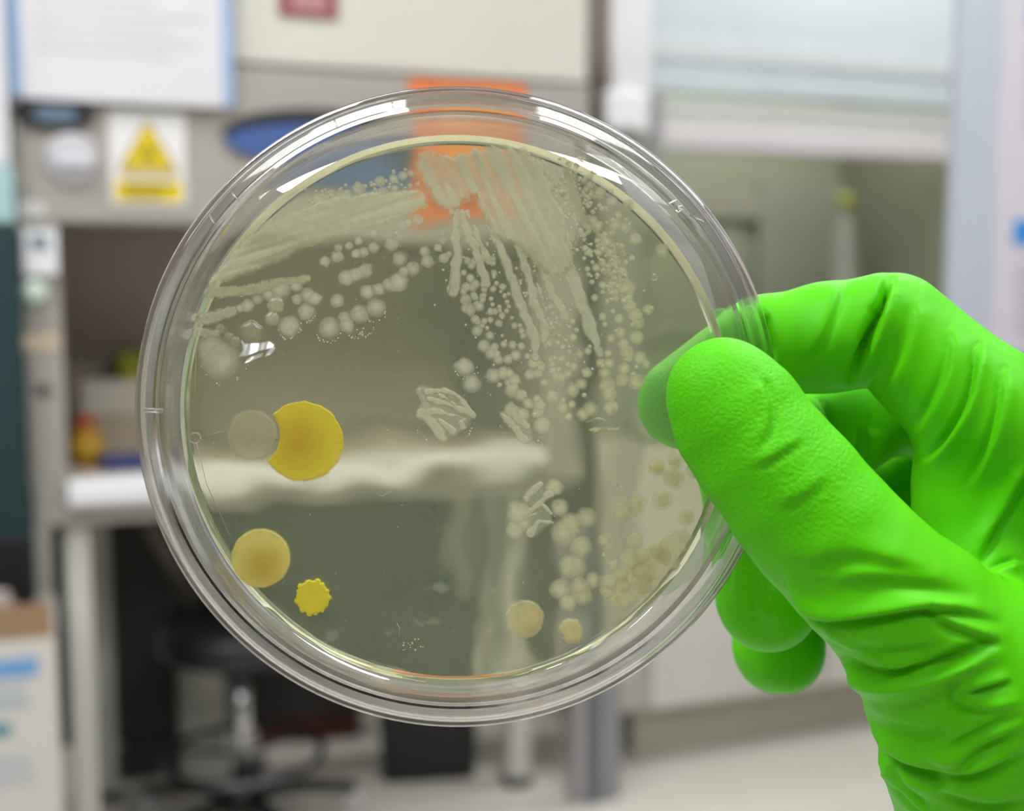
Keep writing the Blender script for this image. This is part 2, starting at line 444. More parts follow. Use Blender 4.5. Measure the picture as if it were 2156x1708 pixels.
e = empty('warning_sign', (0, 0, 0)); cab.sheet(e, 315, 432, -0.004)
tag(e, 'white warning sticker with a yellow biohazard triangle and yellow text panel', 'sign')
s_ = 2.22 / FPX
box('plate', -77 * s_, 77 * s_, 0, 0.003, 0, 194 * s_, mat('white_vinyl', (226, 224, 224), 0.5), e, 0)
tri = prism('triangle', [(-58 * s_, 76 * s_), (58 * s_, 76 * s_), (0, 178 * s_)], -0.0008, 0, mat('sign_black_edge', (120, 104, 12), 0.5), e)
prism('triangle_field', [(-51 * s_, 80 * s_), (51 * s_, 80 * s_), (0, 170 * s_)], -0.0016, -0.0008, mat('sign_yellow', (222, 196, 6), 0.5), tri)
for k in range(3):
    a = math.pi / 2 + k * 2 * math.pi / 3
    c_ = (10 * s_ * math.cos(a), 108 * s_ + 10 * s_ * math.sin(a))
    lathe('hazard_ring', [(6 * s_, -0.0022), (9 * s_, -0.0022), (9 * s_, -0.0016), (6 * s_, -0.0016)], M_BLACK, tri, 20, closed=True, center=(c_[0], 0, c_[1]), axis='Y')
tp = box('text_panel', -68 * s_, 68 * s_, -0.0008, 0, 8 * s_, 50 * s_, mat('sign_yellow', (222, 196, 6)), e, 0)
for k in range(3):
    box('print_line', -52 * s_, (50 - 14 * k) * s_, -0.0014, -0.0008, (40 - 13 * k) * s_, (46 - 13 * k) * s_, mat('sign_ink', (120, 104, 10)), tp, 0)
box('triangle_base', -60 * s_, 60 * s_, -0.0006, 0, 58 * s_, 76 * s_, mat('sign_beige', (196, 178, 126)), e, 0)
e = empty('orange_label', (0, 0, 0)); cab.sheet(e, 988, 430, -0.004)
tag(e, 'bright orange hazard label on the cabinet, seen through the top of the dish', 'label')
s_ = 2.56 / FPX
box('plate', -122 * s_, 122 * s_, 0, 0.003, 0, 240 * s_, mat('orange_vinyl', (228, 116, 50), 0.5), e, 0)
box('panel', -60 * s_, 100 * s_, -0.0008, 0, 130 * s_, 228 * s_, mat('amber_vinyl', (232, 140, 50), 0.5), e, 0)
text_rows(e, -100 * s_, 100 * s_, 20 * s_, 112 * s_, 4, 0, mat('orange_print', (150, 60, 20)), seed=5)
e = empty('red_label', (0, 0, 0)); cab.sheet(e, 650, 36, 0.006)
tag(e, 'dark red bordered label with a dusty pink field on the cream cabinet panel', 'label')
s_ = 2.38 / FPX
box('border', -60 * s_, 60 * s_, 0, 0.003, 0, 90 * s_, mat('maroon_vinyl', (140, 66, 74), 0.5), e, 0)
box('field', -36 * s_, 38 * s_, -0.0008, 0, 12 * s_, 78 * s_, mat('dusty_pink', (178, 128, 130), 0.5), e, 0)

# tall locker at the left edge, beside the safety cabinet
e = empty('storage_locker', cab.o + cab.u * xl + cab.v * -0.06, cab.yaw); e.location.z = 0
tag(e, 'tall dark teal locker with a white upper door at the left edge', 'locker')
zz = lambda py: A(20, py, -0.06)[1]
box('body', -0.40, -0.008, 0, 0.5, 0.0, zz(470), mat('dark_teal', (14, 48, 52), 0.5), e, 0.006)
box('teal_rail', -0.40, -0.012, -0.004, 0.5, zz(470), zz(350), mat('pale_teal', (158, 192, 194), 0.5), e, 0.006)
box('upper_door', -0.40, -0.016, -0.004, 0.5, zz(350), zz(-120), mat('cool_white', (212, 212, 218), 0.5), e, 0.006)
box('plinth', -0.40, -0.006, -0.006, 0.5, 0, zz(1130), M_BLACK, e, 0.004)

# ------------------------------------------------------------------ floor things under the cabinet
def on_floor(name, px, py, label, cat, rz=0.0, group=None):
    r_ = ray(px, py); t = -EYE / r_.z
    p = CAM + r_ * t
    return tag(empty(name, (p.x, p.y, 0), rz), label, cat, group)
# laboratory stool
st = on_floor('lab_stool', 515, 1747, 'black padded laboratory stool with chrome column on a five star base', 'stool')
SD = st.location.y
sz = lambda py: EYE + (-(py - CY) / FPX * UP.z + FW.z) * (SD / (FW.y + 0.0))
k_ = SD / FPX
seat_z = sz(1345)
lathe('seat', [(0, -0.045), (150 * k_, -0.045), (172 * k_, -0.03), (178 * k_, 0.0), (168 * k_, 0.03), (130 * k_, 0.042), (0, 0.046)], mat('black_vinyl', (30, 30, 33), 0.35), st, 48, center=(0, 0, seat_z))
lathe('seat_plate', [(0, -0.07), (0.07, -0.07), (0.09, -0.045), (0, -0.045)], M_BLACK, st, 24, center=(0, 0, seat_z))
lathe('column', [(0, 0.1), (24 * k_, 0.1), (24 * k_, seat_z - 0.07), (0, seat_z - 0.07)], M_CHROME, st, 24)
lathe('base_hub', [(0, 0.05), (0.045, 0.05), (0.05, 0.08), (0.035, 0.115), (0, 0.115)], M_BLACK, st, 24)
for k in range(5):
    a = 0.35 + k * 2 * math.pi / 5
    c_, s2 = math.cos(a), math.sin(a)
    lg = tube('base_arm', [(0.03 * c_, 0.03 * s2, 0.085), (0.13 * c_, 0.13 * s2, 0.08), (0.245 * c_, 0.245 * s2, 0.06)], 0.02, M_BLACK, st, 10, r_end=0.012)
    cs = lathe('caster', [(0.01, -0.012), (0.024, -0.012), (0.025, -0.008), (0.025, 0.008), (0.024, 0.012), (0.01, 0.012)], mat('grey_rubber', (206, 202, 204), 0.35), lg, 20, closed=True, center=(0.245 * c_, 0.245 * s2, 0.025), axis='Y')
ring = [(0.17 * math.cos(2 * math.pi * i / 32), 0.17 * math.sin(2 * math.pi * i / 32), 0.17) for i in range(33)]
tube('foot_ring', ring, 0.009, mat('dark_chrome', (90, 90, 94), 0.25, 0.8), st, 8)
for k in range(3):
    a = 0.9 + k * 2 * math.pi / 3
    tube('ring_spoke', [(0.018 * math.cos(a), 0.018 * math.sin(a), 0.17), (0.17 * math.cos(a), 0.17 * math.sin(a), 0.17)], 0.006, M_DARK, st, 8)
# black waste bin
wb = on_floor('waste_bin', 905, 1652, 'black tapered waste bin on the floor below the dish', 'bin', math.radians(8))
k_ = wb.location.y / FPX
bm = bmesh.new()
o = box('body', -116 * k_, 116 * k_, 0, 190 * k_, 0, 0.34, mat('black_bin_plastic', (20, 21, 20), 0.55), wb, 0.012, 0.14); bm.free()
box('rim', -122 * k_, 122 * k_, -0.006, 196 * k_, 0.34, 0.36, M_BLACK, wb, 0.005)
box('liner', -108 * k_, 108 * k_, 0.01, 180 * k_, 0.352, 0.366, mat('liner_grey', (60, 60, 58), 0.6), wb, 0.004)
# pale drum behind the stool
dr = on_floor('pale_drum', 430, 1640, 'pale grey plastic drum standing on the floor behind the stool', 'drum')
k_ = dr.location.y / FPX
lathe('body', [(0, 0), (46 * k_, 0), (52 * k_, 0.01), (52 * k_, 0.33), (48 * k_, 0.345), (0, 0.345)], mat('pale_drum_grey', (226, 225, 216), 0.5), dr, 32)
lathe('lid', [(0, 0.345), (54 * k_, 0.345), (54 * k_, 0.36), (46 * k_, 0.365), (0, 0.365)], mat('dark_lid', (52, 52, 54), 0.5), dr, 32)
# dark red case
rc = on_floor('red_case', 650, 1560, 'low dark red case on the floor between stool and waste bin', 'case', math.radians(12))
k_ = rc.location.y / FPX
box('body', -110 * k_, 110 * k_, 0, 0.2, 0, 0.10, mat('dark_red', (104, 44, 38), 0.5), rc, 0.006)
box('lid', -112 * k_, 112 * k_, -0.004, 0.204, 0.10, 0.135, mat('brown_lid', (78, 60, 50), 0.5), rc, 0.006)
box('handle', -0.03, 0.03, -0.02, -0.004, 0.085, 0.1, M_BLACK, rc, 0.003)
# dark drawer unit below the bench
du = on_floor('drawer_unit', 310, 1640, 'dark charcoal drawer unit standing behind the white bench leg', 'drawer unit', math.radians(21))
k_ = du.location.y / FPX
box('carcass', -80 * k_, 70 * k_, 0.01, 0.3, 0.0, 0.52, mat('charcoal', (50, 49, 48), 0.6), du, 0.005)
for i in range(3):
    dw = box('drawer', -74 * k_, 64 * k_, -0.004, 0.01, 0.02 + i * 0.165, 0.175 + i * 0.165, mat('charcoal_front', (60, 59, 58), 0.5), du, 0.004)
    lathe('knob', [(0, -0.03), (0.012, -0.03), (0.014, -0.02), (0.006, -0.012), (0.006, -0.004)], mat('steel_knob', (150, 150, 160), 0.3, 0.8), dw, 16, center=(-56 * k_, 0, 0.1 + i * 0.165), axis='Y')
# cardboard box at the lower left
cb = empty('printed_box', P(10, 1500, 1.95), math.radians(20)); cb.location.z = 0
tag(cb, 'white corrugated box with blue print and open brown flaps at lower left', 'box')
CD = cb.location.y; k_ = CD / FPX * 1.02
zb = lambda py: P(0, py, 1.95).z
M_BOXW = mat('white_board', (206, 202, 196), 0.8); M_KRAFT = mat('kraft_board', (150, 122, 92), 0.85)
ztop = zb(1345)
box('panel', -0.30, 106 * k_, -0.004, 0.0, 0, ztop, M_BOXW, cb, 0)
box('panel', -0.30, 106 * k_, 0.26, 0.264, 0, ztop, M_BOXW, cb, 0)
box('panel', 106 * k_ - 0.004, 106 * k_, 0, 0.26, 0, ztop, M_BOXW, cb, 0)
box('panel', -0.304, -0.30, 0, 0.26, 0, ztop, M_BOXW, cb, 0)
box('bottom', -0.30, 106 * k_ - 0.004, 0, 0.26, 0, 0.004, M_KRAFT, cb, 0)
prism('flap', [(-0.30, ztop - 0.002), (104 * k_, ztop - 0.002), (98 * k_, ztop + 0.055), (-0.28, ztop + 0.055)], -0.002, 0.002, M_KRAFT, cb)
M_BLUEINK = mat('blue_print', (110, 156, 206), 0.8); M_TEALINK = mat('teal_print', (86, 140, 150), 0.8)
box('brand_block', -0.2, 70 * k_, -0.0052, -0.004, zb(1425), zb(1385), M_BLUEINK, cb, 0)
box('print_block', -0.2, 12 * k_, -0.0052, -0.004, zb(1550), zb(1522), M_TEALINK, cb, 0)
for (y0_, y1_) in ((1440, 1452), (1466, 1476), (1480, 1490), (1595, 1602), (1612, 1620), (1632, 1640), (1652, 1660)):
    box('print_line', -0.2, (58 - (y0_ % 7) * 3) * k_, -0.0052, -0.004, zb(y1_), zb(y0_), mat('faint_blue_print', (172, 184, 192), 0.8), cb, 0)
pb = empty('plastic_pouch', cb.location + Vector((-0.07, 0.12, ztop - 0.01)))
tag(pb, 'crumpled clear plastic pouch lying in the open white box', 'pouch')
bm = bmesh.new(); bmesh.ops.create_icosphere(bm, subdivisions=3, radius=1.0)
for v in bm.verts:
    n = v.co.copy(); f = 1 + 0.16 * math.sin(7 * n.x + 3 * n.y) * math.cos(6 * n.z + 2 * n.x)
    v.co = Vector((n.x * 0.05 * f, n.y * 0.05 * f, n.z * 0.035 * f + 0.02))
bm_obj('film', bm, mat('pouch_film', (150, 132, 124), 0.2), pb, True)
box('seal', -0.035, 0.035, -0.004, 0.004, 0.04, 0.06, mat('pouch_seal', (200, 190, 188), 0.4), pb, 0.002)

# ------------------------------------------------------------------ fume cupboard on the right
fh = Frame('fume_cupboard', 1390, 2.95, 21)
B = fh.at
tag(fh.e, 'white fume cupboard with raised glass sash behind the gloved hand', 'fume cupboard')
M_HOODW = mat('hood_white', (222, 220, 218), 0.45); M_LINER = mat('hood_liner', (166, 172, 146), 0.5)
fx0 = B(1292, 100)[0]; fxa = B(1374, 100)[0]; fx1 = B(1995, 200)[0] + 0.25
ztp = B(1500, -200)[1]; zbar0 = B(1500, 318)[1]; zbar1 = B(1500, 268)[1]
zbase = 0.138; zwk = 0.86
FD = 0.7
zpm = B(1330, 288)[1]
box('lower_post', fx0, fxa, 0.004, FD, zwk - 0.04, zpm, mat('post_grey', (150, 149, 138), 0.5), fh.e, 0.004)
box('base_post', fx0, fxa, 0.0, FD, zbase, zwk - 0.04, mat('post_cream', (204, 200, 190), 0.5), fh.e, 0.006)
box('post', fx0, fxa, 0, FD, zpm, ztp, mat('post_white', (216, 214, 217), 0.45), fh.e, 0.012)
box('side_panel', fx0 - 0.006, fx0, 0.02, FD, zbase, ztp, mat('shaded_side', (118, 110, 100), 0.6), fh.e, 0.002)  # shade on this side is put into its dark taupe colour
box('post', fx1 - 0.09, fx1, 0, FD, zbase, ztp, M_HOODW, fh.e, 0.012)
box('back_liner', fxa, fx1 - 0.09, FD - 0.03, FD, zwk, ztp, M_LINER, fh.e, 0)
box('side_liner', fx1 - 0.096, fx1 - 0.09, 0.06, FD - 0.03, zwk, ztp - 0.04, mat('side_liner_olive', (132, 134, 112), 0.5), fh.e, 0)
box('roof_liner', fxa, fx1 - 0.09, 0.06, FD - 0.03, ztp - 0.03, ztp, M_HOODW, fh.e, 0)
box('worktop', fxa, fx1 - 0.09, -0.03, FD - 0.03, zwk - 0.04, zwk, mat('pale_worktop', (178, 176, 166), 0.4), fh.e, 0.006)
box('base_cupboard', fxa, fx1 - 0.09, 0.0, FD, zbase, zwk - 0.04, M_HOODW, fh.e, 0.006)
for i in range(2):
    xm = fxa + 0.008 + i * (fx1 - 0.09 - fxa) / 2; xn = xm + (fx1 - 0.09 - fxa) / 2 - 0.012
    dr_ = box('door', xm, xn, -0.02, -0.001, zbase + 0.006, zwk - 0.06, mat('hood_door', (226, 222, 214), 0.5), fh.e, 0.005)
    hx = xn - 0.05 if i == 0 else xm + 0.05
    tube('handle', [(hx, -0.02, zwk - 0.25), (hx, -0.045, zwk - 0.24), (hx, -0.045, zwk - 0.13), (hx, -0.02, zwk - 0.12)], 0.006, M_CHROME, dr_, 8)
box('plinth', fxa - 0.0, fx1 - 0.06, 0.055, FD, 0.0, zbase, mat('plinth_grey', (196, 192, 174), 0.6), fh.e, 0.003)
M_GLASS = tinted_glass()
sash = box('sash_pane', fxa + 0.004, fx1 - 0.094, 0.03, 0.036, zbar0, ztp - 0.05, M_GLASS, fh.e, 0)
bar = box('sash_handle', fxa + 0.002, fx1 - 0.092, 0.005, 0.05, zbar0, zbar1, mat('sash_bar', (206, 200, 202), 0.4), fh.e, 0.008)
box('sash_frame', fxa + 0.002, fx1 - 0.092, 0.022, 0.044, zbar1, B(1500, 205)[1], mat('sash_frame_grey', (186, 188, 182), 0.45), fh.e, 0.004)
box('header_panel', fxa + 0.002, fx1 - 0.092, 0.05, 0.07, B(1500, 190)[1], ztp - 0.03, mat('header_bluewhite', (226, 230, 234), 0.35), fh.e, 0.004)
box('header_trim', fxa + 0.002, fx1 - 0.092, 0.045, 0.05, B(1500, 120)[1], B(1500, 70)[1], mat('header_trim', (236, 236, 238), 0.35), fh.e, 0.002)
fh.rect('corner_block', 1278, 190, 1362, 272, -0.03, 0.0, mat('bright_white', (240, 240, 242), 0.4), bevel=0.008)
box('side_rail', fxa, fxa + 0.03, 0.0, 0.06, zwk, B(1500, 205)[1], mat('rail_grey', (150, 152, 150), 0.5), fh.e, 0.003)
# baffle inside
bx0 = B(1880, 450, FD - .05)[0]; bx1 = B(1945, 450, FD - .05)[0]
box('duct', bx0, bx1, FD - 0.12, FD - 0.03, zwk, ztp - 0.04, mat('duct_olive', (150, 150, 130), 0.5), fh.e, 0.004)
for (p0, q0, p1, q1) in ((1405, 400, 1600, 460), (1600, 380, 1800, 640), (1400, 480, 1560, 700)):
    fh.rect('baffle', p0, q0, p1, q1, FD - 0.06, FD - 0.03, mat('baffle_%d' % p0, (164 + p0 % 11, 172, 152), 0.5), bevel=0.004)
ll = bpy.data.lights.new('hood_fill', 'AREA'); ll.shape = 'RECTANGLE'; ll.size = 0.7; ll.size_y = 0.12; ll.energy = 4.5  # added light, unseen, to brighten the cupboard interior
lo_ = bpy.data.objects.new('hood_fill', ll); C.objects.link(lo_); lo_.rotation_euler = (0, 0, fh.yaw)
lo_.location = fh.o + fh.u * ((fxa + fx1) / 2) + fh.v * 0.3 + Vector((0, 0, ztp - 0.05))
# bottle inside the fume cupboard with lime cap
e = empty('wash_bottle', (0, 0, 0)); xq, zq = B(1782, 424, 0.42)
e.location = fh.o + fh.u * xq + fh.v * 0.42 + Vector((0, 0, zwk)); e.rotation_euler = (0, 0, fh.yaw)
tag(e, 'small clear grey bottle with a lime green cap inside the fume cupboard', 'bottle')
hh = zq - zwk
lathe('body', [(0, 0), (0.04, 0), (0.042, 0.006), (0.042, hh * .72), (0.03, hh * .86), (0.018, hh - 0.03), (0.018, hh - 0.02), (0, hh - 0.02)], mat('milky_plastic', (164, 168, 152), 0.4), e, 24)
lathe('cap', [(0, hh - 0.022), (0.022, hh - 0.022), (0.024, hh + 0.014), (0.016, hh + 0.022), (0, hh + 0.022)], mat('lime_cap', (170, 178, 80), 0.4), e, 24)
# narrow pedestal between the two cabinets
pd = on_floor('pedestal', 1262, 1690, 'narrow blue grey pedestal with pale edge between the two cabinets', 'pedestal', math.radians(21))
k_ = pd.location.y / FPX
box('body', 0 * k_, 50 * k_, 0, 0.05, 0, 0.285, mat('blue_grey_panel', (146, 146, 150), 0.5), pd, 0.004)
box('edge_strip', -32 * k_, 0 * k_, -0.004, 0.046, 0, 0.62, mat('slate_strip', (104, 108, 118), 0.5), pd, 0.003)
box('side_strip', -58 * k_, -32 * k_, -0.002, 0.046, 0, 0.62, mat('lilac_grey_strip', (164, 158, 160), 0.5), pd, 0.003)
# poster board at the right edge
pb2 = empty('poster_board', P(2150, 854, 1.9)); pb2.location.z = 0
tag(pb2, 'pale lilac notice board with blue headed sheets at the right edge', 'notice board')
k_ = 1.9 / FPX
zp = lambda py: P(0, py, 1.9).z
x0_ = (1990 - 2150) * k_
box('board', x0_, 0.35, 0, 0.03, 0.35, 2.1, mat('pale_board', (178, 184, 196), 0.5), pb2, 0.004)
box('sheet', x0_ + 0.062, 0.34, -0.002, 0, zp(740), zp(-150), mat('pink_white_sheet', (196, 192, 200), 0.6), pb2, 0)
box('blue_header', -20 * k_, 0.2, -0.0035, -0.002, zp(72), zp(20), mat('poster_blue', (42, 132, 206), 0.5), pb2, 0)
box('blue_header', -32 * k_, 0.2, -0.0035, -0.002, zp(515), zp(465), mat('poster_blue', (42, 132, 206), 0.5), pb2, 0)
box('blue_strip', -24 * k_, 0.2, -0.0035, -0.002, zp(765), zp(742), mat('poster_pale_blue', (150, 180, 214), 0.5), pb2, 0)
for py in (110, 135, 160, 185, 210, 235, 260, 280, 560, 582, 604, 626, 648, 670, 690):
    box('print_line', -20 * k_, 0.18, -0.0032, -0.002, zp(py + 8), zp(py), mat('poster_print', (176, 172, 186), 0.6), pb2, 0)
box('post', 0.02, 0.08, 0.03, 0.09, 0.0, 2.05, M_LEG, pb2, 0.004)
box('foot', -0.1, 0.2, -0.1, 0.22, 0.0, 0.03, M_LEG, pb2, 0.004)

# ------------------------------------------------------------------ the petri dish
DC = P(977, 841, 0.182)
NZ = (FW - RT * 0.085 - UP * 0.080).normalized()         # away from the camera
NX = (RT - NZ * RT.dot(NZ)).normalized()
NY = NZ.cross(NX)                                         # downwards in the picture
DM = Matrix(((NX.x, NY.x, NZ.x, DC.x), (NX.y, NY.y, NZ.y, DC.y), (NX.z, NY.z, NZ.z, DC.z), (0, 0, 0, 1)))
dish = bpy.data.objects.new('petri_dish', None); C.objects.link(dish); dish.matrix_world = DM
dish.empty_display_size = 0.02
tag(dish, 'round clear plastic petri dish with streaked bacterial colonies held up in front', 'petri dish')
DI = DM.inverted()
def on_dish(px, py, z):
    r_ = ray(px, py); p0 = DC + NZ * z
    t = (p0 - CAM).dot(NZ) / r_.dot(NZ)
    q = DI @ (CAM + r_ * t)
    return q.x, q.y
FILM, RIM, AGAR = clear_film(), clear_rim(), agar_mat()
def lathe2(name, prof, mats, midx, parent, seg=180):
    """closed profile of revolution, one material index per profile edge"""
    n = len(prof); vs = []; fs = []; mi = []
    for i in range(seg):
        a = 2 * math.pi * i / seg
        for (r, z) in prof: vs.append((r * math.cos(a), r * math.sin(a), z))
    for i in range(seg):
        i2 = (i + 1) % seg
        for j in range(n):
            k = (j + 1) % n
            if prof[j][0] < 1e-9 and prof[k][0] < 1e-9: continue
            fs.append((i * n + j, i2 * n + j, i2 * n + k, i * n + k)); mi.append(midx[j])
    me = bpy.data.meshes.new(name); me.from_pydata(vs, [], fs); me.update()
    for m in mats: me.materials.append(m)
    me.polygons.foreach_set('material_index', mi)
    bm = bmesh.new(); bm.from_mesh(me)
    bmesh.ops.remove_doubles(bm, verts=bm.verts[:], dist=1e-7)
    bmesh.ops.recalc_face_normals(bm, faces=bm.faces[:])
    for f in bm.faces: f.smooth = True
    for e_ in bm.edges:
        if len(e_.link_faces) == 2 and e_.calc_face_angle(0) > math.radians(28): e_.smooth = False
    bm.to_mesh(me); bm.free()
    return link(name, me, None, parent)
mm = 0.001
# lid: flat window, stacking ridge, rounded shoulder, skirt
lid_prof = [(0.0, 0.6), (42.6, 0.6), (43.0, 0.0), (44.3, -0.25), (44.9, -0.1), (45.6, 0.35), (46.0, 1.1), (46.15, 8.6), (45.2, 8.8),
            (45.0, 2.2), (44.6, 1.7), (43.6, 1.5), (0.0, 1.5)]
lid_mi = [0, 1, 1, 1, 1, 1, 1, 1, 1, 1, 1, 0, 0]
lid = lathe2('lid', [(r * 1.036 * mm, z * mm) for r, z in lid_prof], [FILM, RIM], lid_mi, dish)
lid['label'] = 'clear lid with a rounded rim'
base_prof = [(0.0, 14.6), (41.6, 14.6), (42.3, 14.3), (42.6, 13.8), (43.5, 2.6), (42.7, 2.4), (42.0, 12.6), (41.4, 13.6), (0.0, 13.6)]
base_mi = [0, 1, 1, 1, 1, 1, 1, 0, 0]
base = lathe2('base', [(r * 1.022 * mm, z * mm) for r, z in base_prof], [FILM, RIM], base_mi, dish)
ZA = 10.6 * mm
agar_prof = [(0.0, 13.55), (41.2, 13.55), (41.7, 12.8), (41.95, 10.2), (41.5, 10.45), (40.4, 10.6), (0.0, 10.6)]
agar = lathe2('agar', [(r * 1.022 * mm, z * mm) for r, z in agar_prof], [AGAR], [0] * 7, dish)
agar['label'] = 'pale yellow agar gel'
# moulded vent nibs and ticks on the lid
M_NIB = clear_rim()
def nib(px0, py0, px1, py1, z, r_=0.35, name='vent_nib'):
    a = on_dish(px0, py0, z * mm); b = on_dish(px1, py1, z * mm)
    return tube(name, [(a[0], a[1], z * mm), (b[0], b[1], z * mm)], r_ * mm, M_NIB, lid, 8)
nib(304, 864, 343, 865, 0.3)
for (a, b, c_, d) in ((440, 452, 452, 470), (486, 403, 499, 417), (704, 254, 710, 268), (825, 213, 828, 228), (1452, 452, 1482, 466)):
    nib(a, b, c_, d, 0.5, 0.16, 'rim_tick')
# moulded figures on the lid
def stroke(pts, z, r_, m, name, parent):
    return tube(name, [(*on_dish(x, y, z), z) for x, y in pts], r_, m, parent, 6)
MARK = mat('moulded_mark', (226, 227, 218), 0.3)
stroke([(1424.6, 421.5), (1408.5, 428.5), (1415.5, 434.5)], 0.0002, 0.00016, MARK, 'moulded_figure', lid)
stroke([(1437.3, 434), (1429.6, 434.8), (1429.6, 439.7), (1436, 441), (1432.4, 444.6), (1427.5, 448.2), (1422.5, 442.5)], 0.0002, 0.00016, MARK, 'moulded_figure', lid)

# ------------------------------------------------------------------ colonies on the agar
PXM = 0.1925 / FPX
def mesh_thick(name, vs, fs, th, m):
    me = bpy.data.meshes.new(name); me.from_pydata(vs, [], fs); me.update()
    at = me.attributes.new('thick', 'FLOAT', 'POINT'); at.data.foreach_set('value', np.asarray(th, dtype=np.float32))
    me.materials.append(m)
    me.polygons.foreach_set('use_smooth', [True] * len(me.polygons))
    return me
def dome(name, m, wob=0.06, seg=22, rings=6, h=0.10, pw=1.8, seed=0, bite=None, bumps=0):
    rr = random.Random(seed)
    ph = [(rr.uniform(0, 6.28), rr.uniform(0.3, 1.0)) for _ in range(5)]
    def outline(a):
        v = 1 + wob * sum(p[1] * math.sin((k + 2) * a + p[0]) for k, p in enumerate(ph)) / 2
        if bumps: v += 0.10 * max(0, math.sin(bumps * a + 0.8 * math.sin(2 * a + 1))) ** 1.5
        return v
    vs = [(0, 0, -h)]; th = [1.0]; fs = []
    for j in range(1, rings + 1):
        q = j / rings
        for i in range(seg):
            a = 2 * math.pi * i / seg
            R = outline(a) * q
            x, y = R * math.cos(a), R * math.sin(a)
            vs.append((x, y, -h * (1 - q ** 2.4) ** 0.7 if q < 1 else 0.0)); th.append(max(0.0, 1 - q ** pw))
    for i in range(seg): fs.append((0, 1 + i, 1 + (i + 1) % seg))
    for j in range(rings - 1):
        for i in range(seg):
            a = 1 + j * seg + i; b = 1 + j * seg + (i + 1) % seg
            fs.append((a, a + seg, b + seg, b))
    return mesh_thick(name, vs, fs, th, m)
G_CREAM = growth_mat('cream_growth', dens=0.92)
G_WET = growth_mat('wet_growth', dens=0.5, gloss=0.3)
PROTO = [dome('colony', G_CREAM, 0.05 + 0.03 * (k % 3), seed=k, pw=1.9 + 0.25 * (k % 3)) for k in range(6)]
WET = [dome('colony', G_WET, 0.10, seed=40 + k, pw=3.0, h=0.3) for k in range(2)]
CROPS = {'A': (640, 360, 320 / 2135), 'B': (380, 560, 320 / 2135), 'C': (600, 500, 320 / 2135), 'D': (1050, 980, 320 / 2135),
         'E': (1050, 1150, 400 / 2156), 'F': (1280, 940, 280 / 1839), 'G': (920, 440, 250 / 2135), 'H': (940, 620, 250 / 2135),
         'I': (1150, 440, 250 / 2135), 'J': (1150, 620, 250 / 2135), 'K': (860, 760, 250 / 2135), 'L': (1100, 760, 250 / 2135), 'M': (1150, 300, 250 / 2135)}
